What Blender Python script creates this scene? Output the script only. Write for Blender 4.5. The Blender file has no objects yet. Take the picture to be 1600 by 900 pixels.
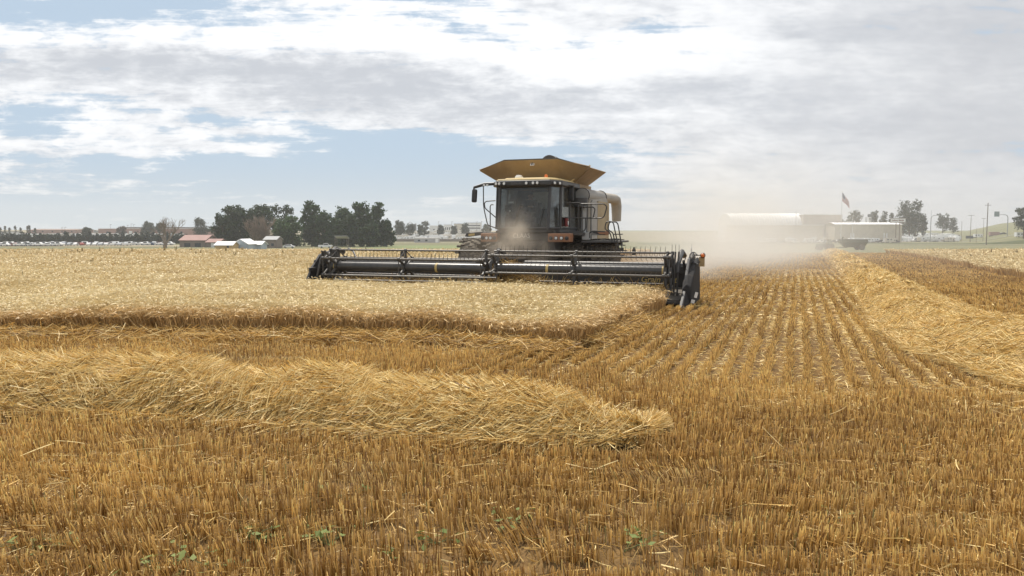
import bpy, bmesh, math, random
import numpy as np
from mathutils import Vector, Matrix

# ------------------------------------------------------------------ camera, sky, sun, exposure
scene = bpy.context.scene
R = math.radians
cam_d = bpy.data.cameras.new('camera'); cam = bpy.data.objects.new('camera', cam_d)
scene.collection.objects.link(cam); scene.camera = cam
cam_d.lens = 27.0; cam_d.sensor_width = 36.0; cam_d.clip_start = 0.1; cam_d.clip_end = 9000
CAM_H = 1.87; PITCH = math.atan(90/1200)
cam.location = (0, 0, CAM_H); cam.rotation_euler = (math.pi/2 - PITCH, 0, 0)

SUN_EL, SUN_AZ = R(56), R(-18)          # azimuth from +Y, negative = to the left
sd = Vector((math.sin(SUN_AZ)*math.cos(SUN_EL), math.cos(SUN_AZ)*math.cos(SUN_EL), math.sin(SUN_EL)))
sl = bpy.data.lights.new('sun', 'SUN'); sl.energy = 4.6; sl.angle = R(0.9); sl.color = (1.0, 0.93, 0.83)
so = bpy.data.objects.new('sun', sl); scene.collection.objects.link(so)
so.rotation_euler = (-sd).to_track_quat('-Z', 'Y').to_euler(); so.location = (0, 0, 80)

vs = scene.view_settings
vs.view_transform = 'Standard'; vs.look = 'None'; vs.gamma = 1.0; vs.exposure = 0.08; vs.use_curve_mapping = False
cy = scene.cycles
cy.max_bounces = 6; cy.diffuse_bounces = 2; cy.glossy_bounces = 2; cy.transmission_bounces = 4
cy.volume_bounces = 2; cy.transparent_max_bounces = 12; cy.caustics_reflective = False; cy.caustics_refractive = False
cy.volume_step_rate = 3.0; cy.volume_max_steps = 96

world = bpy.data.worlds.new('World'); scene.world = world; world.use_nodes = True
NT = world.node_tree; NT.nodes.clear()

class G:
    """tiny expression helper for node trees"""
    def __init__(s, nt): s.nt = nt
    def n(s, t, **k):
        o = s.nt.nodes.new(t)
        for a, b in k.items(): setattr(o, a, b)
        return o
    def put(s, sock, v):
        if isinstance(v, bpy.types.NodeSocket): s.nt.links.new(v, sock)
        else: sock.default_value = v
    def m(s, op, a, b=0.0, c=None, clamp=False):
        o = s.n('ShaderNodeMath', operation=op, use_clamp=clamp)
        s.put(o.inputs[0], a); s.put(o.inputs[1], b)
        if c is not None: s.put(o.inputs[2], c)
        return o.outputs[0]
    def add(s, *a):
        r = a[0]
        for b in a[1:]: r = s.m('ADD', r, b)
        return r
    def mul(s, *a):
        r = a[0]
        for b in a[1:]: r = s.m('MULTIPLY', r, b)
        return r
    def sub(s, a, b): return s.m('SUBTRACT', a, b)
    def div(s, a, b): return s.m('DIVIDE', a, b)
    def smooth(s, x, lo, hi):
        o = s.n('ShaderNodeMapRange', interpolation_type='SMOOTHSTEP')
        s.put(o.inputs[0], x); s.put(o.inputs[1], lo); s.put(o.inputs[2], hi)
        return o.outputs[0]
    def vec(s, x, y, z=0.0):
        o = s.n('ShaderNodeCombineXYZ'); s.put(o.inputs[0], x); s.put(o.inputs[1], y); s.put(o.inputs[2], z)
        return o.outputs[0]
    def noise(s, v, scale, detail=4.0, rough=0.5, dist=0.0, color=False):
        o = s.n('ShaderNodeTexNoise'); o.noise_dimensions = '3D'
        if v is not None: s.put(o.inputs['Vector'], v)
        s.put(o.inputs['Scale'], scale); s.put(o.inputs['Detail'], detail)
        s.put(o.inputs['Roughness'], rough); s.put(o.inputs['Distortion'], dist)
        return o.outputs['Color' if color else 'Fac']
    def mix(s, f, a, b):
        o = s.n('ShaderNodeMix', data_type='RGBA')
        s.put(o.inputs[0], f)
        for i, c in ((6, a), (7, b)):
            s.put(o.inputs[i], c if isinstance(c, bpy.types.NodeSocket) else (c[0], c[1], c[2], 1))
        return o.outputs[2]
    def sep(s, v):
        o = s.n('ShaderNodeSeparateXYZ'); s.put(o.inputs[0], v); return o.outputs
    def blob(s, x, y, cx, cy, a, b, rot=0.0):
        """gaussian blob at (cx, cy), half widths a, b, tilted by rot"""
        dx, dy = s.sub(x, cx), s.sub(y, cy)
        c, n = math.cos(rot), math.sin(rot)
        u = s.div(s.add(s.mul(dx, c), s.mul(dy, n)), a)
        v = s.div(s.sub(s.mul(dy, c), s.mul(dx, n)), b)
        r = s.add(s.mul(u, u), s.mul(v, v))
        return s.m('POWER', 2.71828, s.mul(r, -1.0))

def build_sky():
    g = G(NT)
    out = g.n('ShaderNodeOutputWorld'); bg = g.n('ShaderNodeBackground')
    bg.inputs['Strength'].default_value = 0.1
    NT.links.new(bg.outputs[0], out.inputs[0])
    sky = g.n('ShaderNodeTexSky', sky_type='NISHITA')
    sky.sun_disc = False; sky.sun_elevation = SUN_EL; sky.sun_rotation = SUN_AZ
    sky.air_density = 1.0; sky.dust_density = 2.0; sky.ozone_density = 1.0
    tc = g.n('ShaderNodeTexCoord').outputs['Generated']
    x, y, z = g.sep(tc)
    zz = g.m('MAXIMUM', z, 0.0)
    yy = g.m('MAXIMUM', g.m('ABSOLUTE', y), 0.15)
    az = g.div(x, yy); el = g.div(zz, yy)                     # tangents of bearing and height of the direction
    hz = g.add(zz, 0.045)
    p = g.vec(g.div(x, hz), g.mul(g.div(y, hz), 1.0), 0.0)    # cloud layer seen in perspective
    # edge warp
    wn = g.sep(g.noise(g.vec(g.mul(az, 9.0), g.mul(el, 24.0), 3.1), 1.0, 6.0, 0.62, color=True))
    ax = g.add(az, g.mul(g.sub(wn[0], 0.5), 0.14)); ey = g.add(el, g.mul(g.sub(wn[1], 0.5), 0.050))
    big = g.noise(p, 0.55, 9.0, 0.62, 0.25)
    fine = g.noise(g.vec(g.mul(az, 14.0), g.mul(el, 52.0), 8.3), 1.0, 10.0, 0.66, 0.3)
    puff = g.noise(g.vec(g.mul(az, 30.0), g.mul(el, 62.0), 1.7), 1.0, 7.0, 0.6, 0.1)
    B = lambda *a: g.blob(ax, ey, *a)
    def tot(lst):
        r = None
        for w, *a in lst:
            t = g.mul(B(*a), w); r = t if r is None else g.add(r, t)
        return r
    P = lambda px: (px-800)/1200.0
    E = lambda py: (360-py)/1200.0
    # holes of blue (weight, centre, half widths, tilt) and banks of cloud
    holes = tot([(0.95, P(170), E(20), .13, .018, 0.02), (.5, P(320), E(12), .05, .014, 0), (.55, P(640), E(8), .10, .010, -.1),
                 (.6, P(700), E(48), .09, .010, -.25), (.55, P(925), E(66), .10, .014, .05), (.3, P(1030), E(45), .05, .012, .2),
                 (1.15, P(640), E(272), .24, .045, -.02), (.75, P(260), E(262), .42, .022, -.05), (.8, P(60), E(172), .10, .020, .0),
                 (.75, P(330), E(190), .30, .020, -.14), (.6, P(120), E(205), .2, .013, -.05), (.55, P(100), E(325), .6, .03, 0),
                 (.35, P(960), E(240), .12, .02, 0), (.25, P(1290), E(275), .12, .012, 0)])
    banks = tot([(.55, P(200), E(182), .20, .011, -.14), (.5, P(400), E(205), .16, .008, -.12), (.65, P(230), E(214), .10, .010, -.10),
                 (.6, P(380), E(236), .14, .009, -.14), (.55, P(90), E(236), .14, .009, .0), (.5, P(510), E(242), .025, .009, 0),
                 (.42, P(300), E(283), .16, .005, 0), (.45, P(60), E(262), .18, .012, 0), (.40, P(545), E(286), .06, .006, 0),
                 (.5, P(650), E(258), .015, .005, 0), (.45, P(690), E(310), .16, .016, .1), (.5, P(300), E(140), .6, .045, 0),
                 (.5, P(1250), E(140), .5, .2, 0)])
    streak = g.noise(g.vec(g.mul(az, 4.5), g.mul(el, 95.0), 5.2), 1.0, 6.0, 0.6, 0.4)
    cov = g.add(0.40, g.mul(g.sub(streak, .5), 1.6),  g.mul(g.sub(big, 0.5), 1.2), g.mul(g.sub(fine, 0.5), 1.9), g.mul(g.sub(puff, .5), .9),
                banks, g.mul(holes, -1.0))
    cover = g.mul(g.smooth(cov, -0.10, 0.50), 0.95)
    # far haze: coverage fades to a pale veil at the skyline
    veil = g.smooth(el, 0.11, -0.01)
    # brightness of the cloud
    lit = tot([(.62, P(60), E(55), .16, .032, 0), (.60, P(330), E(42), .18, .024, -.02), (.66, P(480), E(58), .20, .022, 0),
               (.66, P(740), E(60), .20, .045, -.3), (.5, P(940), E(98), .16, .026, 0.1), (.35, P(650), E(25), .12, .03, 0),
               (.38, P(1120), E(60), .12, .05, 0), (.25, P(1080), E(180), .3, .02, 0), (.25, P(230), E(205), .3, .03, -.1)])
    dark = tot([(.38, P(430), E(110), .34, .022, -.05), (.25, P(120), E(100), .2, .02, 0), (.40, P(1260), E(55), .10, .014, 0), (.30, P(1330), E(190), .36, .030, -.02),
                (.28, P(760), E(165), .3, .022, 0), (.34, P(1540), E(70), .12, .06, 0), (.22, P(1500), E(220), .2, .05, 0), (.2, P(900), E(140), .3, .015, 0)])
    br = g.add(0.47, lit, g.mul(dark, -1.0), g.mul(g.sub(big, 0.5), 0.55), g.mul(g.add(g.mul(g.sub(fine, 0.5), 1.5), g.mul(g.sub(puff, .5), 1.0), g.mul(g.sub(streak, .5), .4)), g.sub(1.0, g.mul(g.smooth(az, .05, .5), .5))))
    br = g.smooth(br, -0.05, 1.0)
    ccol = g.mix(br, (5.85, 6.1, 6.55), (9.9, 10.0, 10.15))
    ccol = g.mix(g.mul(g.smooth(ax, 0.2, 0.65), 0.30), ccol, (5.6, 5.5, 5.5))
    base = g.mix(0.9, sky.outputs[0], (4.75, 6.0, 7.35))
    col = g.mix(cover, base, ccol)
    hv = g.mix(g.smooth(az, -0.2, 0.35), (6.1, 6.6, 6.85), (6.0, 6.0, 5.95))
    col = g.mix(g.mul(veil, 0.88), col, hv)
    NT.links.new(col, bg.inputs['Color'])
build_sky()

# ------------------------------------------------------------------ generic helpers
C = scene.collection
def smat(name):
    m = bpy.data.materials.new(name); m.use_nodes = True; return m
def prin(name, col, rough=0.6, metal=0.0, var=0.12, scale=3.0, dust=0.0, bump=0.0, emit=None, stretch=(1, 1, 1), spec=0.5):
    """painted / plain surface with uneven tone and optional settled dust (dust lies on faces that look up)"""
    m = smat(name); nt = m.node_tree; g = G(nt); b = nt.nodes['Principled BSDF']
    tc = g.n('ShaderNodeTexCoord').outputs['Object']
    mp = g.n('ShaderNodeMapping'); nt.links.new(tc, mp.inputs[0]); mp.inputs['Scale'].default_value = stretch
    no = g.noise(mp.outputs[0], scale, 5.0, 0.6)
    lo = tuple(c*(1-var) for c in col); hi = tuple(min(1, c*(1+var)) for c in col)
    c = g.mix(g.smooth(no, .3, .7), lo, hi)
    if dust > 0:
        n2 = g.noise(mp.outputs[0], scale*2.3, 6.0, 0.7)
        ge = g.n('ShaderNodeNewGeometry'); nz = g.sep(ge.outputs['Normal'])[2]
        f = g.mul(g.add(g.mul(g.smooth(nz, 0.0, 0.8), .55), .45), g.smooth(n2, .25, .75), dust)
        c = g.mix(f, c, (.42, .35, .26))
        rr = g.add(rough, g.mul(f, 0.5)); nt.links.new(g.m('MINIMUM', rr, 1.0), b.inputs['Roughness'])
    else: b.inputs['Roughness'].default_value = rough
    nt.links.new(c, b.inputs['Base Color']); b.inputs['Metallic'].default_value = metal
    b.inputs['Specular IOR Level'].default_value = spec
    if bump > 0:
        bp = g.n('ShaderNodeBump'); bp.inputs['Strength'].default_value = bump; bp.inputs['Distance'].default_value = .02
        nt.links.new(no, bp.inputs['Height']); nt.links.new(bp.outputs[0], b.inputs['Normal'])
    if emit:
        b.inputs['Emission Color'].default_value = (*emit[:3], 1); b.inputs['Emission Strength'].default_value = emit[3]
    return m

def tag(o, label=None, cat=None, group=None, kind=None):
    if label: o['label'] = label
    if cat: o['category'] = cat
    if group: o['group'] = group
    if kind: o['kind'] = kind
    return o
def empty(name, loc=(0, 0, 0), rz=0.0):
    o = bpy.data.objects.new(name, None); C.objects.link(o); o.location = loc; o.rotation_euler.z = rz
    o.empty_display_size = .2
    return o
def copy_tree(o, parent=None):
    c = o.copy(); C.objects.link(c); c.parent = parent
    for ch in list(o.children): copy_tree(ch, c)
    return c

class MB:
    def __init__(s): s.v = []; s.f = []; s.m = []
    def addp(s, vs, fs, mi=0):
        b = len(s.v); s.v += [tuple(v) for v in vs]
        for f in fs: s.f.append(tuple(b+i for i in f)); s.m.append(mi)
        return s
    def box(s, c, d, rz=0.0, ry=0.0, rx=0.0, mi=0):
        M = Matrix.Rotation(rz, 3, 'Z') @ Matrix.Rotation(ry, 3, 'Y') @ Matrix.Rotation(rx, 3, 'X')
        vs = [Vector(c) + M @ Vector((x*d[0]/2, y*d[1]/2, z*d[2]/2)) for x in (-1, 1) for y in (-1, 1) for z in (-1, 1)]
        return s.addp(vs, [(0, 1, 3, 2), (4, 6, 7, 5), (0, 4, 5, 1), (2, 3, 7, 6), (0, 2, 6, 4), (1, 5, 7, 3)], mi)
    def span(s, lo, hi, mi=0):
        return s.box([(a+b)/2 for a, b in zip(lo, hi)], [b-a for a, b in zip(lo, hi)], mi=mi)
    def tube(s, pts, r, n=8, mi=0, cap=True):
        pts = [Vector(p) for p in pts]; rs = r if isinstance(r, (list, tuple)) else [r]*len(pts)
        rings = []; prev = None
        for i, p in enumerate(pts):
            t = (pts[min(i+1, len(pts)-1)] - pts[max(i-1, 0)]).normalized()
            if prev is None:
                a = Vector((0, 0, 1)) if abs(t.z) < .9 else Vector((1, 0, 0)); u = t.cross(a).normalized()
            else: u = (prev - t*prev.dot(t)).normalized()
            prev = u; w = t.cross(u)
            rings.append([p + (u*math.cos(k*2*math.pi/n) + w*math.sin(k*2*math.pi/n))*rs[i] for k in range(n)])
        vs = [v for q in rings for v in q]; fs = []
        for i in range(len(pts)-1):
            for k in range(n):
                k2 = (k+1) % n; fs.append((i*n+k, i*n+k2, (i+1)*n+k2, (i+1)*n+k))
        if cap: fs.append(tuple(range(n-1, -1, -1))); fs.append(tuple(range((len(pts)-1)*n, len(pts)*n)))
        return s.addp(vs, fs, mi)
    def prism(s, poly, a, b, axis='z', mi=0):
        """poly of 2-D points extruded from a to b along axis"""
        def P(u, v, w): return {'z': (u, v, w), 'y': (u, w, v), 'x': (w, u, v)}[axis]
        n = len(poly); vs = [P(u, v, a) for u, v in poly] + [P(u, v, b) for u, v in poly]
        fs = [tuple(range(n)), tuple(range(2*n-1, n-1, -1))] + [(i, (i+1) % n, n+(i+1) % n, n+i) for i in range(n)]
        return s.addp(vs, fs, mi)
    def plate(s, pts, th, mi=0):
        """flat polygon given thickness th along its normal"""
        P = [Vector(p) for p in pts]; nrm = (P[1]-P[0]).cross(P[2]-P[0]).normalized()*th
        n = len(P); vs = P + [p+nrm for p in P]
        fs = [tuple(range(n-1, -1, -1)), tuple(range(n, 2*n))] + [(i, (i+1) % n, n+(i+1) % n, n+i) for i in range(n)]
        return s.addp(vs, fs, mi)
    def lathe(s, prof, c=(0, 0, 0), axis='x', n=24, mi=0):
        """prof: (radius, offset along axis)"""
        vs = []
        for r, a in prof:
            for k in range(n):
                t = 2*math.pi*k/n; u, w = r*math.cos(t), r*math.sin(t)
                vs.append({'x': (c[0]+a, c[1]+u, c[2]+w), 'y': (c[0]+u, c[1]+a, c[2]+w), 'z': (c[0]+u, c[1]+w, c[2]+a)}[axis])
        fs = []
        for i in range(len(prof)-1):
            for k in range(n):
                k2 = (k+1) % n; fs.append((i*n+k, i*n+k2, (i+1)*n+k2, (i+1)*n+k))
        fs.append(tuple(range(n))); fs.append(tuple(range(len(prof)*n-1, (len(prof)-1)*n-1, -1)))
        return s.addp(vs, fs, mi)
    def build(s, name, mats, parent=None, bevel=0.0, smooth=False, loc=None):
        me = bpy.data.meshes.new(name); me.from_pydata(s.v, [], s.f)
        if not isinstance(mats, (list, tuple)): mats = [mats]
        for m in mats: me.materials.append(m)
        me.polygons.foreach_set('material_index', s.m)
        bm = bmesh.new(); bm.from_mesh(me); bmesh.ops.recalc_face_normals(bm, faces=bm.faces); bm.to_mesh(me); bm.free()
        if smooth:
            me.polygons.foreach_set('use_smooth', [True]*len(me.polygons))
            try: me.set_sharp_from_angle(angle=R(38))
            except Exception: pass
        o = bpy.data.objects.new(name, me); C.objects.link(o); o.parent = parent
        if loc: o.location = loc
        if bevel > 0:
            b = o.modifiers.new('bevel', 'BEVEL'); b.width = bevel; b.segments = 2; b.limit_method = 'ANGLE'; b.angle_limit = R(40)
        return o

def np_mesh(name, V, F, mats, cols=None, smooth=False, mi=None):
    """fast mesh from arrays: V (n,3), F (m,k)"""
    me = bpy.data.meshes.new(name); k = F.shape[1]
    me.vertices.add(len(V)); me.vertices.foreach_set('co', np.ascontiguousarray(V, dtype=np.float32).ravel())
    me.loops.add(F.size); me.loops.foreach_set('vertex_index', np.ascontiguousarray(F, dtype=np.int32).ravel())
    me.polygons.add(len(F)); me.polygons.foreach_set('loop_start', np.arange(len(F), dtype=np.int32)*k)
    if mi is not None: me.polygons.foreach_set('material_index', np.ascontiguousarray(mi, dtype=np.int32))
    if cols is not None:
        a = me.color_attributes.new('Col', 'FLOAT_COLOR', 'POINT')
        c4 = np.ones((len(V), 4), dtype=np.float32); c4[:, :3] = cols; a.data.foreach_set('color', c4.ravel())
    for m in (mats if isinstance(mats, (list, tuple)) else [mats]): me.materials.append(m)
    me.update(calc_edges=True)
    if smooth: me.polygons.foreach_set('use_smooth', np.ones(len(F), dtype=bool))
    o = bpy.data.objects.new(name, me); C.objects.link(o)
    return o

def strands(P, r, rng, sides=3, flat=None):
    """P (N,K,3) centre lines, r (N,K) radii -> V, F for N thin stems; sides=2 gives ribbons facing random or given directions"""
    N, K, _ = P.shape
    T = np.empty_like(P); T[:, 1:-1] = P[:, 2:]-P[:, :-2]; T[:, 0] = P[:, 1]-P[:, 0]; T[:, -1] = P[:, -1]-P[:, -2]
    T /= np.linalg.norm(T, axis=2, keepdims=True)+1e-9
    a = rng.normal(size=(N, 1, 3)) if flat is None else flat.reshape(N, 1, 3)
    U = np.cross(T, np.broadcast_to(a, T.shape)); U /= np.linalg.norm(U, axis=2, keepdims=True)+1e-9
    W = np.cross(T, U); rr = r[:, :, None]
    if sides == 2: rings = np.stack([P-U*rr, P+U*rr], axis=2)
    else: rings = np.stack([P + (U*math.cos(2*math.pi*k/sides)+W*math.sin(2*math.pi*k/sides))*rr for k in range(sides)], axis=2)
    V = rings.reshape(-1, 3)
    base = (np.arange(N)[:, None, None]*K*sides + np.arange(K-1)[None, :, None]*sides)
    ks = 1 if sides == 2 else sides
    k = np.arange(ks)[None, None, :]; k2 = (k+1) % sides
    F = np.stack([base+k, base+k2, base+k2+sides, base+k+sides], axis=3).reshape(-1, 4)
    return V, F
def join(parts):
    Vs, Fs, Cs, n = [], [], [], 0
    for V, F, c in parts:
        Vs.append(V); Fs.append(F+n); Cs.append(c); n += len(V)
    return np.concatenate(Vs), np.concatenate(Fs), np.concatenate(Cs)
def percol(c, K, sides):      # (N,3) or (N,K,3) -> per vertex
    if c.ndim == 2: c = np.repeat(c[:, None, :], K, axis=1)
    return np.repeat(c[:, :, None, :], sides, axis=2).reshape(-1, 3)

# smooth value noise for placing things
def vnoise(x, y, seed=0):
    xi, yi = np.floor(x).astype(np.int64), np.floor(y).astype(np.int64); fx, fy = x-xi, y-yi
    fx = fx*fx*(3-2*fx); fy = fy*fy*(3-2*fy)
    def h(a, b):
        n = (a*374761393 + b*668265263 + seed*974634777) & 0x7fffffff
        n = ((n ^ (n >> 13))*1274126177) & 0x7fffffff
        return ((n ^ (n >> 16)) & 0xffff)/65535.0
    return (h(xi, yi)*(1-fx)+h(xi+1, yi)*fx)*(1-fy) + (h(xi, yi+1)*(1-fx)+h(xi+1, yi+1)*fx)*fy

# ------------------------------------------------------------------ the lie of the land
TY = np.array([-200, 0, 66, 85, 105, 150, 225, 300, 400, 560, 700, 900, 1100, 4000, 9000.])
TZ = np.array([1.0, 0, -.33, -.62, -1.15, -2.45, -3.9, -5.0, -5.7, -6.4, -5.0, -1.6, -0.4, 0.0, 0.0])
def sstep(x): x = np.clip(x, 0, 1); return x*x*(3-2*x)
def gz(X, Y):
    X = np.asarray(X, float); Y = np.asarray(Y, float)
    z = (np.interp(Y-4, TY, TZ)+np.interp(Y, TY, TZ)+np.interp(Y+4, TY, TZ))/3
    z = z + 14.5*sstep((X-0.565*Y-10)/90.0)*sstep((Y-400)/130.0)*sstep((1500-Y)/400)   # motorway bank on the right
    z = z + 3.0*sstep((-X-0.25*Y)/120.0)*sstep((Y-560)/150.0)
    z = z + 0.02*(vnoise(X*.35, Y*.35, 5)-.5)*(Y < 80)
    return z
SP, CP = math.sin(PITCH), math.cos(PITCH)
def ray(px, py):
    u, v = (px-800)/1200.0, (450-py)/1200.0
    return u, CP+v*SP, -SP+v*CP
def at(px, Y):                     # X of a thing seen in column px and Y metres away
    return (px-800)/1200.0*Y/1.0028
def zat(py, Y):                    # height of row py at distance Y
    d = ray(800, py); return CAM_H + d[2]/d[1]*Y
def gpt(px, Y):
    X = at(px, Y); return (X, Y, float(gz(X, Y)))
ROW = np.array([0.348, 0.9375]); ROWN = np.array([0.9375, -0.348])     # drilling direction and its normal
# ------------------------------------------------------------------ ground
def ground_material():
    m = smat('ground'); nt = m.node_tree; g = G(nt); b = nt.nodes['Principled BSDF']; b.inputs['Roughness'].default_value = 1.0
    b.inputs['Specular IOR Level'].default_value = 0.1
    pos = g.n('ShaderNodeNewGeometry').outputs['Position']; x, y, z = g.sep(pos)
    n1 = g.noise(pos, 3.0, 8.0, .7); n2 = g.noise(pos, 28.0, 6.0, .7); n3 = g.noise(pos, .35, 4.0, .6)
    soil = g.mix(g.smooth(n2, .35, .65), (.07, .045, .022), (.20, .125, .055))
    soil = g.mix(g.mul(g.smooth(n1, .35, .65), .6), soil, (.28, .17, .065))
    far = g.vec(g.mul(x, .012), g.mul(y, .035), 0.0)
    f1 = g.noise(far, 1.0, 6.0, .6); f2 = g.noise(far, 5.0, 6.0, .65)
    grass = g.mix(g.smooth(f1, .35, .65), (.135, .140, .078), (.185, .180, .105))
    grass = g.mix(g.mul(g.smooth(f2, .45, .65), .6), grass, (.24, .21, .12))
    # the damp green meadow left of centre, and drier ground further on
    md = g.mul(g.smooth(y, 270., 300.), g.smooth(y, 400., 370.), g.smooth(x, -75., -40.), g.smooth(x, 60., 20.))
    grass = g.mix(g.mul(md, .8), grass, (.19, .225, .105))
    dry = g.mul(g.smooth(y, 520., 600.), g.smooth(x, 300., 200.))
    grass = g.mix(g.mul(dry, .7), grass, (.27, .235, .17))
    c = g.mix(g.smooth(g.add(y, g.mul(g.sub(n3, .5), 3.0)), 81.0, 83.0), soil, grass)
    nt.links.new(c, b.inputs['Base Color'])
    bp = g.n('ShaderNodeBump'); bp.inputs['Strength'].default_value = .6; bp.inputs['Distance'].default_value = .03
    nt.links.new(n2, bp.inputs['Height']); nt.links.new(bp.outputs[0], b.inputs['Normal'])
    return m
def make_ground():
    ys = np.concatenate([np.arange(-60, 0, 6), np.arange(0, 30, .5), np.arange(30, 120, 1.5), np.arange(120, 1300, 10), [1500, 2000, 3000, 5000, 8000]])
    s = np.linspace(-1, 1, 141); s = np.sign(s)*np.abs(s)**1.35
    V = np.array([[t*(60+1.25*max(y, 0)), y, 0] for y in ys for t in s]); V[:, 2] = gz(V[:, 0], V[:, 1])
    n = len(s); i = np.arange(len(ys)-1)[:, None]*n + np.arange(n-1)[None]
    F = np.stack([i, i+1, i+n+1, i+n], axis=2).reshape(-1, 4)
    o = np_mesh('ground', V, F, ground_material(), smooth=True); tag(o, kind='structure')
make_ground()

def straw_mat(name, trans=0.18, rough=0.55):
    m = smat(name); nt = m.node_tree; g = G(nt); b = nt.nodes['Principled BSDF']; out = nt.nodes['Material Output']
    at_ = g.n('ShaderNodeAttribute'); at_.attribute_name = 'Col'
    nt.links.new(at_.outputs['Color'], b.inputs['Base Color']); b.inputs['Roughness'].default_value = rough
    b.inputs['Specular IOR Level'].default_value = .35
    t = g.n('ShaderNodeBsdfTranslucent'); nt.links.new(at_.outputs['Color'], t.inputs[0])
    mx = g.n('ShaderNodeMixShader'); mx.inputs[0].default_value = trans
    nt.links.new(b.outputs[0], mx.inputs[1]); nt.links.new(t.outputs[0], mx.inputs[2]); nt.links.new(mx.outputs[0], out.inputs[0])
    return m
M_STRAW = straw_mat('dry_straw')
rng = np.random.default_rng(7)
def lerp(a, b, t): return np.asarray(a)*(1-t) + np.asarray(b)*t

# standing crop: edges of the uncut blocks
EDGE = np.array([(-60, 15.2), (-10, 14.0), (-4.5, 13.7), (-1.3, 13.1), (0.2, 12.4), (1.0, 12.0)])       # front edge of the big block (X, Y)
def front_y(X): return np.interp(X, EDGE[:, 0], EDGE[:, 1]) + .28*(vnoise(X*1.3, X*0, 3)-.5) + .2*(vnoise(X*4., X*0, 4)-.5)
def right_x(Y): return 1.2 + .395*(Y-12.4) + .14*(vnoise(Y*1.5, Y*0, 8)-.5)
HEAD_O = np.array([.80, 26.10])          # combine's local origin (see below)
def to_local(X, Y):
    dx, dy = X-HEAD_O[0], Y-HEAD_O[1]
    return dx*.9375 - dy*.348, dx*.348 + dy*.9375
def in_crop(X, Y):
    lx, ly = to_local(X, Y)
    main = (Y > front_y(X)) & (Y > 11.9) & (X < right_x(Y)) & (Y < 80 + 2*(vnoise(X*.1, X*0, 2)-.5))
    main &= ~((ly > -4.95) & (lx > -5.75))
    rt = (X > 21+.371*(Y-31.6) + .35*(vnoise(Y*.7, Y*0, 9)-.5)) & (Y > 20) & (Y < 80)
    return main | rt
def scatter(x0, x1, y0, y1, dens):
    n = int((x1-x0)*(y1-y0)*dens); return rng.uniform(x0, x1, n), rng.uniform(y0, y1, n)
def scatter_cone(y0, y1, dens, k0=-.72, k1=.72, pad=1.5):
    """points at even density within the wedge the picture sees"""
    a = max(abs(k0), abs(k1))*y1+pad; X, Y = scatter(-a, a, y0, y1, dens)
    k = (X > k0*Y-pad) & (X < k1*Y+pad); return X[k], Y[k]

def edge_dist(X, Y):
    d1 = Y-front_y(X); d2 = (right_x(Y)-X)*.9375
    return np.minimum(d1, np.abs(d2))
def wheat_batch(X, Y, H, wst, whd, lean, hcol=1.0, sides=2):
    N = len(X); Z = gz(X, Y)
    ed = edge_dist(X, Y)
    h = H*(.80+.36*rng.random(N))*(.86+.14*sstep(ed/.8))*(.86+.30*vnoise(X*.8, Y*.8, 21))*np.where(rng.random(N) < .03, 1.22, 1.0)
    h *= 1-.16*sstep((vnoise(X*.33+7, Y*.22, 31)-.6)/.3)
    # coherent lean (wind), patch by patch
    ang = 2*math.pi*(.12+.55*vnoise(X*.25, Y*.25, 11)) + rng.normal(0, .9, N)
    L = lean*(.5+rng.random(N)) ; dx, dy = np.cos(ang)*L*h, np.sin(ang)*L*h
    out = (ed < .8)*(1-np.clip(ed, 0, .8)/.8)*.35*rng.random(N); dy = dy-out*h*.9; dx = dx+out*h*rng.normal(.1, .6, N)
    P = np.zeros((N, 5, 3)); b = np.stack([X, Y, Z], 1)
    P[:, 0] = b
    P[:, 1] = b + np.stack([dx*.3, dy*.3, h*.5], 1)
    P[:, 2] = b + np.stack([dx*.8, dy*.8, h*.93], 1)
    hl = (.07+.05*rng.random(N))*(H/.44); a2 = ang + rng.normal(0, .7, N)
    P[:, 3] = P[:, 2] + np.stack([np.cos(a2)*hl*.6, np.sin(a2)*hl*.6, hl*.28], 1)
    P[:, 4] = P[:, 3] + np.stack([np.cos(a2)*hl*.8, np.sin(a2)*hl*.8, -hl*.5*rng.random(N)], 1)
    r = np.stack([wst+0*X, wst+0*X, wst*.9+0*X, whd+0*X, whd*.35+0*X], 1)*(.7+.6*rng.random((N, 1)))
    V, F = strands(P, r, rng, sides)
    t = rng.random((N, 1)); pt = vnoise(X*.5, Y*.3, 41)[:, None]
    stem = lerp((.30, .165, .06), (.80, .55, .25), t)
    head = lerp((.62, .475, .225), (.90, .765, .47), np.clip(.45*t+.6*pt, 0, 1))*hcol
    mid = stem*.45+head*.55
    kn = .75*np.clip(1-(ed/.6), 0, 1)[:, None]; head = head*(1-kn)+(stem*1.15)*kn; mid = mid*(1-kn)+stem*kn
    c = np.stack([stem*.9, stem, mid, head, head*1.05], 1)
    return V, F, percol(np.clip(c, 0, .9), 5, sides)
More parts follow.
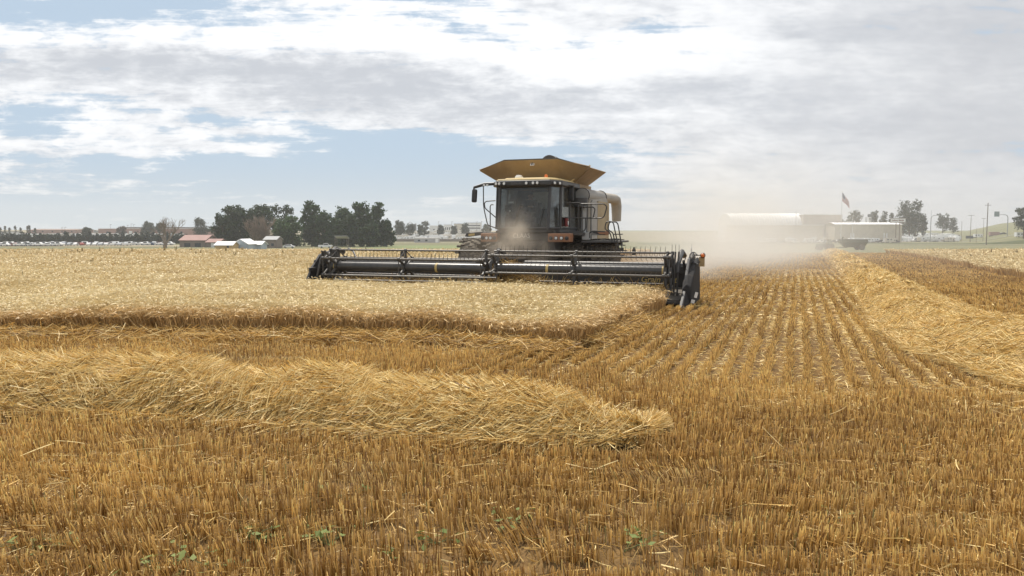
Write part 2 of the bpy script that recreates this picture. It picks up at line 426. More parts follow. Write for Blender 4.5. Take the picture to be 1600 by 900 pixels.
def make_wheat():
    parts = []
    # the cut face of the crop
    X, Y = scatter_cone(11.5, 22.5, 1300); k = in_crop(X, Y) & (edge_dist(X, Y) < 1.0); parts.append(wheat_batch(X[k], Y[k], .50, .0046, .009, .20))
    X, Y = scatter_cone(12, 22, 600); k = in_crop(X, Y) & (edge_dist(X, Y) >= 1.0); parts.append(wheat_batch(X[k], Y[k], .48, .0045, .010, .30))
    X, Y = scatter_cone(22, 34, 240); k = in_crop(X, Y); parts.append(wheat_batch(X[k], Y[k], .45, .007, .015, .35))
    X, Y = scatter_cone(34, 52, 75); k = in_crop(X, Y); parts.append(wheat_batch(X[k], Y[k], .45, .014, .026, .4))
    X, Y = scatter_cone(52, 82, 26, -.78, .78); k = in_crop(X, Y); parts.append(wheat_batch(X[k], Y[k], .45, .026, .045, .45))
    V, F, c = join(parts)
    o = np_mesh('wheat_crop', V, F, M_STRAW, c)
    tag(o, 'pale ripe standing cereal crop with bent heads filling the uncut field', 'crop', kind='stuff')
    # broken and lodged stalks lying along the foot of the cut face
    N = 8000; t = rng.random(N); X = rng.uniform(-11.5, 2.6, N); Y = front_y(np.minimum(X, 1.0)) + .05 - np.abs(rng.normal(0, .42, N))
    k = X > 1.0; Y[k] = 12.2+(X[k]-1.0)/.371 + rng.normal(0, .2, k.sum()); X[k] += .15+.25*rng.random(k.sum())
    V, F, c = lying(X, Y, gz(X, Y)+.05+.16*rng.random(N), .22, .55, .0042, ang=lambda n: rng.normal(math.pi*.92, .8, n), tilt=.34, pale=.38)
    o = np_mesh('fallen_stalks', V, F, M_STRAW, c)
    tag(o, 'bent and fallen stalks tangled along the foot of the standing crop', 'straw', kind='stuff')

def lying(X, Y, Z, l0, l1, w, ang=None, tilt=.25, pale=.5, el0=0.0, K=4, sides=2, curve=.13):
    """straws lying about: gently curved, any direction or by ang(n)"""
    N = len(X); a = rng.uniform(0, 2*math.pi, N) if ang is None else (ang(N) if callable(ang) else ang)
    L = rng.uniform(l0, l1, N); el = el0 + rng.normal(0, tilt, N)
    d = np.stack([np.cos(a)*np.cos(el), np.sin(a)*np.cos(el), np.sin(el)], 1)
    cv = rng.normal(0, curve, (N, 3))*L[:, None]; cv[:, 2] *= .6
    c0 = np.stack([X, Y, Z], 1); P = np.zeros((N, K, 3))
    for i in range(K):
        s = i/(K-1)-.5; P[:, i] = c0 + d*L[:, None]*s + cv*(.25-s*s)
    r = w*(.6+.8*rng.random((N, 1)))*np.ones((1, K)); r[:, -1] *= .55
    V, F = strands(P, r, rng, sides)
    t = np.clip(rng.normal(pale, .34, (N, 1)), 0, 1)
    c = np.where(t < .5, lerp((.17, .09, .025), (.72, .45, .135), t*2), lerp((.72, .45, .135), (.96, .77, .37), t*2-1))
    return V, F, percol(c, K, sides)
make_wheat()

# ------------------------------------------------------------------ windrows of straw
def windrow(name, pts, widths, heights, segs, label, seed, cross, pale):
    """pts: centre line; segs: list of (s0, s1, straws per m2, half width of straw, sides)"""
    P = np.array(pts, float); d = np.r_[0, np.cumsum(np.linalg.norm(np.diff(P, axis=0), axis=1))]
    def frame(s):
        X = np.interp(s, d, P[:, 0]); Y = np.interp(s, d, P[:, 1]); e = .3
        tx = np.interp(s+e, d, P[:, 0])-np.interp(s-e, d, P[:, 0]); ty = np.interp(s+e, d, P[:, 1])-np.interp(s-e, d, P[:, 1])
        l = np.hypot(tx, ty)+1e-9; return X, Y, tx/l, ty/l
    def height(s, q, X, Y):
        hh = np.interp(s, d, heights)*(.68+.64*vnoise(X*1.1, Y*1.1, seed)) * (.85+.3*vnoise(X*3.1, Y*3.1, seed+1))
        endf = sstep(s/.9)*sstep((d[-1]-s)/.9) if cross else sstep(s/.3)
        return hh*np.clip(1-np.abs(q)**2.5, 0, 1)*endf
    # body of packed straw under the loose top
    ns = max(40, int(d[-1]*4)); S = np.linspace(0, d[-1], ns); Q = np.linspace(-1, 1, 19)
    SS, QQ = np.meshgrid(S, Q, indexing='ij'); X, Y, tx, ty = frame(SS); w = np.interp(SS, d, widths)/2
    Xp, Yp = X+ty*QQ*w*.86, Y-tx*QQ*w*.86
    Zp = gz(Xp, Yp) + .045 + height(SS, QQ, Xp, Yp)*.86
    V0 = np.stack([Xp, Yp, Zp], 2).reshape(-1, 3); n = len(Q)
    i = np.arange(ns-1)[:, None]*n+np.arange(n-1)[None]; F0 = np.stack([i, i+n, i+n+1, i+1], 2).reshape(-1, 4)
    parts = [(V0, F0, np.tile(np.array([[.13, .07, .025]]), (len(V0), 1)))]  # body colour darkened to stand in for shade between the straws
    for (s0, s1, dens, wd, sides, l0, l1) in segs:
        wm = np.interp((s0+s1)/2, d, widths); N = int((s1-s0)*wm*dens)
        s = rng.uniform(s0, s1, N); q = rng.uniform(-1.06, 1.06, N); X, Y, tx, ty = frame(s); w = np.interp(s, d, widths)/2
        Xp, Yp = X+ty*q*w, Y-tx*q*w; dep = rng.random(N)**1.3
        hq = height(s, np.clip(q, -1, 1), Xp, Yp)
        Z = gz(Xp, Yp) + .075 + hq*(1-.22*dep) + .03*(1-dep)
        along = np.arctan2(ty, tx)
        fl = (vnoise(Xp*1.4, Yp*1.4, seed+3)-.5)*2.2
        a = along + .55*np.sign(cross or 1) + fl + rng.normal(0, .55, N)
        e = .07; sg = -1.0; a = along - sg*.55 + fl*.7 + rng.normal(0, .50, N)
        ca, sa = np.cos(a), np.sin(a); dq = (ca*ty-sa*tx)*e/np.maximum(w, .2); ds = (ca*tx+sa*ty)*e
        bright = np.clip(rng.normal(.92, .16, N), .4, 1.1)
        h1 = height(np.clip(s+ds, 0, d[-1]), np.clip(q+dq, -1, 1), Xp, Yp); h0 = height(np.clip(s-ds, 0, d[-1]), np.clip(q-dq, -1, 1), Xp, Yp)
        el0 = np.clip(np.arctan((h1-h0)/(2*e)), -.95, .95)
        V, F, c = lying(Xp, Yp, Z, l0, l1, wd, ang=a, tilt=.25, pale=pale-.08, el0=el0, K=4, sides=sides)
        parts.append((V, F, c*np.repeat(bright, 4*sides)[:, None]))
    V, F, c = join(parts)
    o = np_mesh(name, V, F, M_STRAW, c); return tag(o, label, 'straw windrow')
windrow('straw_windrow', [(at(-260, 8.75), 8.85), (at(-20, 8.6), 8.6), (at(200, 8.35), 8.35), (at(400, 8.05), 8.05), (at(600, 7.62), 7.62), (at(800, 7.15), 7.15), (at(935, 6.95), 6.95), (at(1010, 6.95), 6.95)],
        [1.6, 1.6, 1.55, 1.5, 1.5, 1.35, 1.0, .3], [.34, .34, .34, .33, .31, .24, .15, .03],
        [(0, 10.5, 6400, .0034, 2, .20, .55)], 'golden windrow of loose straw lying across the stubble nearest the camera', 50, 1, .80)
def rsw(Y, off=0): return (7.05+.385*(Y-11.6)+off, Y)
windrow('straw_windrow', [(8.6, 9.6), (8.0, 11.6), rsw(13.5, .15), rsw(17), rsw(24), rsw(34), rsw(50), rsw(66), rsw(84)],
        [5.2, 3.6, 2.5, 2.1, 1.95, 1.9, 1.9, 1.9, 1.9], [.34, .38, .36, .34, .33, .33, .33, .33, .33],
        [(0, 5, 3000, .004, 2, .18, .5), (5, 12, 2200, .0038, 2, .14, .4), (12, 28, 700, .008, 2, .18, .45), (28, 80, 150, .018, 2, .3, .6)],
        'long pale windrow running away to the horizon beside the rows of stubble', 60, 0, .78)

# ------------------------------------------------------------------ stubble
def in_windrow_left(X, Y): return (Y < 9.1) & (Y > 5)
def stubble_row_batch(segs, per_m, H, w, sides, jit=.028, seed=0, thr=.30):
    """segs: list of (x0,y0,x1,y1) rows"""
    S = np.array(segs); L = np.hypot(S[:, 2]-S[:, 0], S[:, 3]-S[:, 1]); n = np.maximum((L*per_m).astype(int), 1)
    idx = np.repeat(np.arange(len(S)), n); t = rng.random(len(idx))
    X = S[idx, 0]+(S[idx, 2]-S[idx, 0])*t; Y = S[idx, 1]+(S[idx, 3]-S[idx, 1])*t
    tx, ty = ((S[:, 2]-S[:, 0])/L)[idx], ((S[:, 3]-S[:, 1])/L)[idx]
    # plants stand in tufts along the row
    dens = vnoise(X*7.+idx*3.7, Y*7., seed)*.65 + vnoise(X*1.6, Y*1.6, seed+1)*.5
    k = rng.random(len(idx)) < np.clip((dens-thr)*3.2, .16, 1); X, Y, tx, ty, idx = X[k], Y[k], tx[k], ty[k], idx[k]
    j = rng.normal(0, jit, len(X)) + .05*(vnoise(X*1.1+9, Y*1.1, seed+2)-.5); j2 = rng.normal(0, .012, len(X))
    X = X - ty*j + tx*j2; Y = Y + tx*j + ty*j2
    return X, Y, j, tx, ty
def stubble_mesh(X, Y, j, tx, ty, H, w, sides, seed=0, tone=1.0, lk=1.0):
    N = len(X); Z = gz(X, Y)
    h = H*(.78+.4*rng.random(N))*(.75+.5*vnoise(X*2.2, Y*2.2, seed+5))
    flat = vnoise(X*.9, Y*.9, seed+6); fl = np.clip((flat-.78)*4, 0, 1)        # trampled patches
    la = 2*math.pi*vnoise(X*.6, Y*.6, seed+7); lm = .10*rng.normal(0, 1, N)
    lx = -ty*j*.9 + rng.normal(0, .075, N)*h + np.cos(la)*(.06+.75*fl)*h*lk
    ly = tx*j*.9 + rng.normal(0, .075, N)*h + np.sin(la)*(.06+.75*fl)*h*lk
    lx = np.clip(lx, -.9*h-.02, .9*h+.02); ly = np.clip(ly, -.9*h-.02, .9*h+.02)
    h = h*(1-.45*fl)
    P = np.zeros((N, 3, 3)); P[:, 0] = np.stack([X, Y, Z-.01], 1)
    P[:, 1] = np.stack([X+lx*.45, Y+ly*.45, Z+h*.55], 1); P[:, 2] = np.stack([X+lx, Y+ly, Z+h], 1)
    brk = rng.random(N) < .07; bd = rng.normal(0, .07, (N, 2)); P[brk, 2, :2] = P[brk, 1, :2]+bd[brk]; P[brk, 2, 2] = P[brk, 1, 2]+.012
    r = w*(.6+.8*rng.random((N, 1)))*np.array([[1.0, .95, .85]])
    V, F = strands(P, r, rng, sides)
    t = np.clip(rng.normal(.50, .34, (N, 1))+.35*(vnoise(X*.7, Y*.7, seed+9)[:, None]-.5), 0, 1)
    bc = lerp((.19, .092, .022), (.95, .635, .22), t)*tone
    gr = (rng.random((N, 1)) < .02); bc = np.where(gr, np.array([[.22, .20, .07]]), bc)
    c = np.stack([bc*.95, bc*.95, np.clip(bc*1.12+.03, 0, .92)], 1)
    return V, F, percol(c, 3, sides)
def clip_wedge(X, Y, pad=.6): return (np.abs(X) < .69*Y+pad) & (Y > 3.6)

def rows_between(dirv, origin, offs, y0, y1, keep):
    """short row pieces (0.5 m) of parallel rows, kept where keep(X, Y) holds and the picture can see them"""
    nrm = np.array([dirv[1], -dirv[0]]); out = []
    tmin, tmax = -90, 120
    for o in offs:
        t = np.arange(tmin, tmax, .5)
        Xa = origin[0]+nrm[0]*o+dirv[0]*t; Ya = origin[1]+nrm[1]*o+dirv[1]*t
        wob = .035*(vnoise(t*.4, t*0+o*5, 77)-.5)*2
        Xa = Xa+nrm[0]*wob; Ya = Ya+nrm[1]*wob
        k = (Ya[:-1] > y0) & (Ya[:-1] <= y1) & keep(Xa[:-1], Ya[:-1]) & clip_wedge(Xa[:-1], Ya[:-1], 1.2)
        i = np.nonzero(k)[0]
        out += list(zip(Xa[i], Ya[i], Xa[i+1], Ya[i+1]))
    return out
def head_land(X, Y):
    """strip cut across the end of the field: rows run side to side"""
    lim = 8.9 + 2.6*(vnoise(X*.55, Y*.3, 15)-.5) + 1.2*(vnoise(X*2.6, Y*1.0, 16)-.5)
    left = X < right_x(np.maximum(Y, 12.4)) - 1.2 - .0*Y
    left = X < (.95 + .371*(Y-12.4))*1.0 - .9
    return (Y < lim) | left
WL = np.array([(-11, 8.85), (-5.9, 8.6), (-4.2, 8.35), (-2.7, 8.05), (-1.27, 7.62), (0, 7.15), (.79, 6.95), (1.2, 6.95)])
def under_windrow(X, Y):
    c = np.interp(X, WL[:, 0], WL[:, 1]); return (np.abs(Y-c+.05) < .60) & (X < .95)
def cut_ok(X, Y):
    lx, ly = to_local(X, Y)
    under = (ly > -4.9) & (ly < 3) & (np.abs(lx) < 5.6)
    return ~in_crop(X, Y) & ~under_windrow(X, Y) & ~(under & (ly < -3)) & (Y < 81)
def make_stubble():
    parts = []
    dh = np.array([1, -.045]); dh = dh/np.linalg.norm(dh); org = np.array([0, 4.4])
    kh = lambda X, Y: head_land(X, Y) & cut_ok(X, Y)
    kr = lambda X, Y: ~head_land(X, Y) & cut_ok(X, Y)
    for (y0, y1, pm, w, sd, jt) in ((3.6, 6.2, 430, .0032, 2, .026), (6.2, 11.6, 320, .0036, 2, .028), (11.6, 16.5, 190, .0042, 2, .038)):
        segs = rows_between(dh, org, -np.arange(-1.5, 13.5, .272), y0, y1, kh)
        X, Y, j, tx, ty = stubble_row_batch(segs, pm, .15, w, sd, jt, 100, thr=.20 if y0 < 9 else .26)
        parts.append(stubble_mesh(X, Y, j, tx, ty, .132 if y0 < 9 else .11, w, sd, 100))
    offs = np.arange(-2.2, 30, .262)
    for (y0, y1, pm, w, sd) in ((7.2, 12, 330, .0038, 2), (12, 19, 170, .0052, 2), (19, 32, 60, .008, 2), (32, 52, 30, .015, 2), (52, 81, 14, .028, 2)):
        segs = rows_between(ROW, np.array([1.0, 12.4]), offs, y0, y1, kr)
        X, Y, j, tx, ty = stubble_row_batch(segs, pm, .15, w, sd, .018, 200, thr=.08)
        parts.append(stubble_mesh(X, Y, j, tx, ty, .108, w, sd, 200, tone=.96, lk=.35))
    V, F, c = join(parts)
    o = np_mesh('stubble', V, F, M_STRAW, c)
    tag(o, 'rows of short golden cut stubble across the harvested ground', 'stubble', kind='stuff')
    # loose straw and chaff on the ground
    parts = []
    X, Y = scatter_cone(3.7, 9.5, 520); k = cut_ok(X, Y) & (rng.random(len(X)) < .35+.65*(vnoise(X*.9, Y*.9, 300) > .5))
    X, Y = X[k], Y[k]; parts.append(lying(X, Y, gz(X, Y)+.01+.06*rng.random(len(X)), .04, .18, .0024, pale=.50))
    X, Y = scatter_cone(4.2, 9, 3.5); parts.append(lying(X, Y, gz(X, Y)+.12, .12, .34, .0028, tilt=.3, pale=.75))
    # pale strips of chaff between the rows
    X, Y = scatter_cone(8, 17, 700); lx = (X-1.0)*.9375-(Y-12.4)*.348
    band = np.exp(-((lx-4.6)/3.2)**2)
    gap = np.abs(((lx/.262) % 1.0)-.5) < .33
    k = cut_ok(X, Y) & (rng.random(len(X)) < np.where(gap, .25+.85*band*(vnoise(X*.6+3, Y*.5, 301)*1.3), .06)); X, Y = X[k], Y[k]
    parts.append(lying(X, Y, gz(X, Y)+.015+.03*rng.random(len(X)), .05, .16, .0040, pale=.95, sides=2))
    X, Y = scatter_cone(17, 40, 90); lx = (X-1.0)*.9375-(Y-12.4)*.348; band = np.exp(-((lx-4.6)/2.4)**2); gap = np.abs(((lx/.262) % 1.0)-.5) < .3
    k = cut_ok(X, Y) & (rng.random(len(X)) < np.where(gap, .1+.8*band, .03)); X, Y = X[k], Y[k]
    parts.append(lying(X, Y, gz(X, Y)+.03, .12, .3, .009, pale=.85, sides=2))
    V, F, c = join(parts)
    o = np_mesh('loose_straw', V, F, M_STRAW, c)
    tag(o, 'loose straw and pale chaff scattered between the stubble rows', 'straw', kind='stuff')
make_stubble()
# ------------------------------------------------------------------ machine materials
M_BLACK = prin('black_paint', (.030, .031, .034), .42, dust=.16, scale=4)
M_DARK = prin('dark_steel', (.040, .039, .039), .5, dust=.20, scale=5)
M_REEL = prin('reel_tube_paint', (.035, .036, .039), .28, dust=.18, scale=3)
M_BAR = prin('reel_bar_steel', (.07, .064, .058), .38, dust=.35, scale=6)
M_YEL = prin('yellow_paint', (.56, .38, .14), .5, dust=.55, scale=2.5, var=.08)
M_CREAM = prin('cab_roof_paint', (.78, .60, .27), .4, dust=.25, scale=2.5, var=.06)
M_TANK = prin('tank_panel_paint', (.33, .225, .115), .6, dust=.45, scale=1.6, var=.14, stretch=(1, 1, .5))
M_ORANGE = prin('orange_housing', (.32, .135, .06), .6, dust=.45, scale=6)
M_GREY = prin('auger_grey', (.30, .30, .29), .5, dust=.45, scale=3)
M_PANEL = prin('dusty_side_panel', (.33, .31, .27), .6, dust=.5, scale=2)
M_TYRE = prin('tyre_rubber', (.032, .031, .030), .85, dust=.75, scale=7, bump=.3)
M_RUB = prin('black_plastic', (.026, .027, .031), .5, dust=.10, scale=6)
M_RAIL = prin('handrail_steel', (.03, .03, .03), .45, dust=.2, scale=9)
M_LAMP = prin('lamp_glass', (.75, .75, .72), .12, var=.05, scale=9, spec=.8)
M_WHITE = prin('white_paint', (.76, .75, .72), .45, dust=.2, scale=3, var=.05)
M_AMBER = prin('amber_plastic', (.75, .18, .03), .3, dust=.1, scale=9)
M_REDP = prin('red_plastic', (.25, .03, .03), .35, dust=.2, scale=9)
M_CANVAS = prin('draper_canvas', (.035, .033, .032), .7, dust=.4, scale=4)
M_TAN = prin('reflector_tan', (.34, .24, .11), .6, dust=.3, scale=9)
M_GOLD = prin('gold_band', (.55, .40, .14), .5, dust=.3, scale=9)
M_SEAT = prin('seat_cloth', (.05, .05, .055), .9, scale=9)
M_DIV = prin('moulded_shield', (.022, .023, .026), .8, dust=.08, scale=4, spec=.2)
M_DY = prin('dust_coated_yellow', (.40, .32, .19), .7, dust=.6, scale=2)
def glass_mat(name, tint, dirt=.12):
    m = smat(name); nt = m.node_tree; nt.nodes.clear(); g = G(nt)
    out = g.n('ShaderNodeOutputMaterial'); t = g.n('ShaderNodeBsdfTransparent'); t.inputs[0].default_value = (*tint, 1)
    gl = g.n('ShaderNodeBsdfGlossy'); gl.inputs['Roughness'].default_value = .08; gl.inputs['Color'].default_value = (.85, .88, .9, 1)
    fr = g.n('ShaderNodeFresnel'); fr.inputs[0].default_value = 1.5
    a = g.n('ShaderNodeMixShader'); nt.links.new(g.mul(fr.outputs[0], .8), a.inputs[0]); nt.links.new(t.outputs[0], a.inputs[1]); nt.links.new(gl.outputs[0], a.inputs[2])
    d = g.n('ShaderNodeBsdfDiffuse'); d.inputs[0].default_value = (.34, .31, .25, 1)
    tc = g.n('ShaderNodeTexCoord').outputs['Object']; no = g.noise(tc, 2.2, 6.0, .65)
    b = g.n('ShaderNodeMixShader'); nt.links.new(g.mul(g.smooth(no, .25, .8), dirt*2), b.inputs[0]); nt.links.new(a.outputs[0], b.inputs[1]); nt.links.new(d.outputs[0], b.inputs[2])
    nt.links.new(b.outputs[0], out.inputs[0]); return m
M_GLASS = glass_mat('tinted_cab_glass', (.74, .76, .75), .09)

RZ = -math.atan2(.348, .9375)
comb = empty('combine_harvester', (HEAD_O[0], HEAD_O[1], float(gz(*HEAD_O))), RZ)
tag(comb, 'dusty yellow and black combine harvester with a wide black header in the crop', 'combine harvester')
GZ0 = float(gz(*HEAD_O))
def Lp(px, py, y):
    """point of the machine's own space seen at (px, py) in the plane y metres behind its origin"""
    k = (px-800)/1200.0/1.0028
    x = (k*(HEAD_O[1]+.9375*y) - HEAD_O[0] - .348*y)/(.9375+.348*k)
    Y = HEAD_O[1]-.348*x+.9375*y
    return Vector((x, y, zat(py, Y)-GZ0))
def rail(name, pts, r=.018, parent=comb, mat=None, rnd=.08):
    """tube with rounded bends"""
    P = [Vector(p) for p in pts]; q = [P[0]]
    for i in range(1, len(P)-1):
        a, b, c = P[i-1], P[i], P[i+1]; l = min(rnd, (b-a).length*.45, (c-b).length*.45)
        p0 = b-(b-a).normalized()*l; p1 = b+(c-b).normalized()*l
        q += [p0, p0*.25+b*.5+p1*.25, p1]
    q.append(P[-1]); return MB().tube(q, r, 7).build(name, mat or M_RAIL, parent, smooth=True)

def text_obj(name, s, size, mat, parent, loc, rot, ital=0.0, ext=.004, align='CENTER'):
    cu = bpy.data.curves.new(name, 'FONT'); cu.body = s; cu.size = size; cu.extrude = ext; cu.shear = ital; cu.align_x = align; cu.align_y = 'CENTER'
    cu.offset = size*.012
    t = bpy.data.objects.new(name+'_tmp', cu); C.objects.link(t)
    dg = bpy.context.evaluated_depsgraph_get(); me = bpy.data.meshes.new_from_object(t.evaluated_get(dg))
    bpy.data.objects.remove(t); me.materials.clear(); me.materials.append(mat); me.name = name
    o = bpy.data.objects.new(name, me); C.objects.link(o); o.parent = parent; o.location = loc; o.rotation_euler = rot; return o

def make_wheel(name, x, y, r, w, lugs=20, rim_r=None, mat_rim=None, parent=comb, side=1):
    rim_r = rim_r or r*.52
    wh = MB().lathe([(rim_r, -w*.46), (r*.80, -w*.5), (r*.93, -w*.46), (r*.955, -w*.3), (r*.965, 0), (r*.955, w*.3), (r*.93, w*.46), (r*.80, w*.5), (rim_r, w*.46)], n=44)
    for k in range(lugs*2):
        t = math.pi*k/lugs; s = 1 if k % 2 else -1
        for (u0, tt) in ((.02, 0.0), (.24, .09), (.44, .17)):
            a = t+tt; cx = s*w*(u0+.10)
            c = (cx, math.cos(a)*r*.972, math.sin(a)*r*.972)
            wh.box(c, (w*.22, r*.075, r*.07), rx=a+math.pi/2)
    o = wh.build(name, M_TYRE, parent, smooth=False, loc=(x, y, r))
    rm = MB(); mt = mat_rim or M_YEL
    rm.lathe([(rim_r*1.01, -w*.42), (rim_r*.9, -w*.40), (rim_r*.86, -w*.1), (rim_r*.3, 0), (rim_r*.3, w*.05), (rim_r*.86, w*.1), (rim_r*.9, w*.40), (rim_r*1.01, w*.42)], n=32)
    for k in range(8):
        a = k*math.pi/4; rm.lathe([(.025, -.03), (.025, .03)], c=(-.02, math.cos(a)*rim_r*.45, math.sin(a)*rim_r*.45), n=6)
    rm.build('rim', mt, o, smooth=True)
    return o
# running gear
for x in (-2.38, -1.42, 1.42, 2.38):
    make_wheel('wheel', x, .35, .86, .66)
MB().tube([(-2.3, .35, .86), (2.3, .35, .86)], .14, 12).build('front_axle', M_DARK, comb, smooth=True)
for x in (-1.35, 1.35): make_wheel('wheel', x, 4.35, .66, .5, lugs=16)
MB().tube([(-1.3, 4.35, .66), (1.3, 4.35, .66)], .10, 10).build('rear_axle', M_DARK, comb, smooth=True)

# chassis and body
MB().span((-1.0, -1.05, 1.05), (1.0, 1.2, 1.93)).span((-.75, 1.2, .9), (.75, 5.2, 1.6)).build('chassis', M_BLACK, comb, bevel=.03)
b = MB()
b.prism([(1.25, 1.45), (1.5, 1.6), (1.5, 3.05), (1.38, 3.45), (-1.38, 3.45), (-1.5, 3.05), (-1.5, 1.6), (-1.25, 1.45)], 1.42, 4.2, axis='y')
b.build('body_shell', M_PANEL, comb, bevel=.05)
MB().prism([(1.2, 1.3), (1.25, 1.5), (1.25, 2.5), (1.0, 2.8), (-1.0, 2.8), (-1.25, 2.5), (-1.25, 1.5), (-1.2, 1.3)], 4.2, 5.2, axis='y').build('straw_hood', M_YEL, comb, bevel=.05)
# side doors on the near flank
for (y0, y1, mt, nm) in ((1.55, 2.35, M_GREY, 'side_panel'), (2.42, 3.85, M_DY, 'side_panel'), (3.92, 4.18, M_DY, 'side_panel')):
    for s in (1, -1):
        MB().prism([(y0, 1.58), (y1, 1.58), (y1, 2.95), (y1-.1, 3.05), (y0+.1, 3.05), (y0, 2.95)], s*1.503, s*1.56, axis='x').build(nm, mt, comb, bevel=.015)
MB().box((1.35, 1.33, 2.55), (.22, .1, 1.75)).build('corner_post', M_WHITE, comb, bevel=.02)
# letters under the windscreen
text_obj('lettering', 'CLAAS', .20, M_WHITE, comb, (Lp(812.5, 368.5, -1.2).x, -1.062, Lp(812.5, 368.5, -1.1).z), (math.pi/2, 0, 0), ext=.006)
MB().span((-1.02, -1.10, 1.93), (1.02, -1.0, 1.99)).build('trim_strip', M_DARK, comb, bevel=.01)

# cab: plan and shell
PLAN = [(-.84, -1.28), (.84, -1.28), (1.10, -.80), (1.13, 1.28), (-1.13, 1.28), (-1.10, -.80)]
TOPP = [(-.86, -1.10), (.86, -1.10), (1.10, -.68), (1.11, 1.20), (-1.11, 1.20), (-1.10, -.68)]
ZB, ZT = 1.99, 3.44
MB().prism([(x*.99, y*.99) for x, y in PLAN], 1.93, 2.06).build('cab_floor', M_BLACK, comb, bevel=.02)
fr = MB()
for (x, y), (u, v) in zip(PLAN, TOPP):
    fr.tube([(x, y, 2.03), (u, v, ZT)], .055, 8)
for z, pl in ((2.06, PLAN), (ZT-.02, TOPP)):
    for i in range(6):
        a, c = pl[i], pl[(i+1) % 6]; fr.tube([(*a, z), (*c, z)], .04, 6)
fr.tube([(1.12, .25, 2.03), (1.11, .25, ZT)], .035, 6); fr.tube([(-1.12, .25, 2.03), (-1.11, .25, ZT)], .035, 6)
fr.build('cab_frame', M_BLACK, comb, smooth=True)
def pane(name, i, j=None, t0=0.0, t1=1.0, zb=2.09, zt=ZT-.04):
    j = (i+1) % 6; a0, a1, b0, b1 = (Vector(PLAN[i]), Vector(PLAN[j]), Vector(TOPP[i]), Vector(TOPP[j]))
    ps = [a0.lerp(a1, t0), a0.lerp(a1, t1), b0.lerp(b1, t1), b0.lerp(b1, t0)]
    return MB().plate([(*ps[0], zb), (*ps[1], zb), (*ps[2], zt), (*ps[3], zt)], .008).build(name, M_GLASS, comb)
pane('windscreen', 0); pane('corner_window', 1); pane('corner_window', 5)
pane('door_window', 2, t0=0.0, t1=.5); pane('side_window', 2, t0=.52, t1=1.0)
pane('side_window', 4, t0=0, t1=1)
# rear wall with its window
rw = MB(); rw.span((-1.1, 1.19, 2.03), (-.66, 1.24, 3.44)).span((.16, 1.19, 2.03), (1.1, 1.24, 3.44)).span((-.66, 1.19, 2.03), (.16, 1.24, 2.75)).span((-.66, 1.19, 3.34), (.16, 1.24, 3.44))
rw.build('cab_rear_wall', M_SEAT, comb)
MB().span((-.66, 1.205, 2.75), (.16, 1.215, 3.34)).build('rear_window', prin('rear_pane_painted_backlight', (.75, .80, .72), .4, var=.1, scale=4), comb)  # opaque pane painted pale to stand in for light behind the driver
# inside the cab
MB().span((-.65, .35, 2.25), (-.10, .95, 2.45)).span((-.63, .92, 2.42), (-.12, 1.06, 2.98)).build('driver_seat', M_SEAT, comb, bevel=.05)
sw = MB().tube([(-.38, -.55, 2.08), (-.38, -.18, 2.62)], .05, 8)
sw.tube([(-.38+.2*math.cos(a), -.16-.06*math.sin(a), 2.66+.18*math.sin(a)) for a in np.linspace(0, 2*math.pi, 17)], .016, 6)
sw.build('steering_wheel', M_RUB, comb, smooth=True)
cn = MB().span((-1.0, -.35, 2.06), (-.72, .75, 2.46)).box((-.80, -.5, 2.72), (.26, .06, .26), rx=.15); cn.build('control_console', M_RUB, comb, bevel=.03)
# wipers and small pale parts of the instrument cluster
for (a, c, d) in ((Vector((-.3, -1.305, 2.12)), Vector((-.12, -1.235, 2.85)), 0), (Vector((.55, -1.305, 2.12)), Vector((.70, -1.235, 2.75)), 0)):
    MB().tube([a, c], .013, 5).build('wiper', M_RAIL, comb)
MB().span((-.62, -.97, 2.88), (-.44, -.95, 2.94)).build('display_screen', M_LAMP, comb)
MB().span((-.60, -.97, 2.60), (-.54, -.95, 2.66)).build('gauge', M_LAMP, comb)
# visor band under the roof with its work lamps
vb = MB(); OUT = [(-.92, -1.32), (.92, -1.32), (1.20, -.85), (1.20, 1.30), (-1.20, 1.30), (-1.20, -.85)]
vb.prism(OUT, 3.42, 3.60)
vb.build('roof_visor', M_BLACK, comb, bevel=.04)
MB().prism([(-.9, -1.22), (.9, -1.22), (1.12, -.78), (1.12, 1.25), (-1.12, 1.25), (-1.12, -.78)], 3.60, 3.655).prism([(-.7, -1.0), (.7, -1.0), (.9, -.6), (.9, 1.1), (-.9, 1.1), (-.9, -.6)], 3.655, 3.70).build('cab_roof', M_CREAM, comb, bevel=.03)
def lamp(px, y, r=.05, nx=0.0, z=3.50):
    p = Lp(px, 288, y); p.z = z
    o = MB().lathe([(r*.6, .05), (r, 0), (r, -.05), (r*.9, -.06)], axis='y', n=14).build('work_light', M_BLACK, comb, smooth=True, loc=(p.x, y, p.z))
    MB().lathe([(r*.86, -.062), (r*.8, -.068)], axis='y', n=14).build('lens', M_LAMP, o)
for px in (776, 781, 788.5, 823, 833.5, 840): lamp(px, -1.335)
for (x, y) in ((1.01, -1.18), (1.12, -.98)): 
    o = MB().lathe([(.03, .05), (.05, 0), (.05, -.05)], axis='y', n=14).build('work_light', M_BLACK, comb, smooth=True, loc=(x, y, 3.5)); o.rotation_euler.z = .9
    MB().lathe([(.043, -.052), (.04, -.058)], axis='y', n=14).build('lens', M_LAMP, o)
text_obj('visor_lettering', 'LEXION', .10, prin('faint_letter', (.10, .10, .105), .4), comb, (-.22, -1.325, 3.51), (math.pi/2, 0, 0), ext=.004)
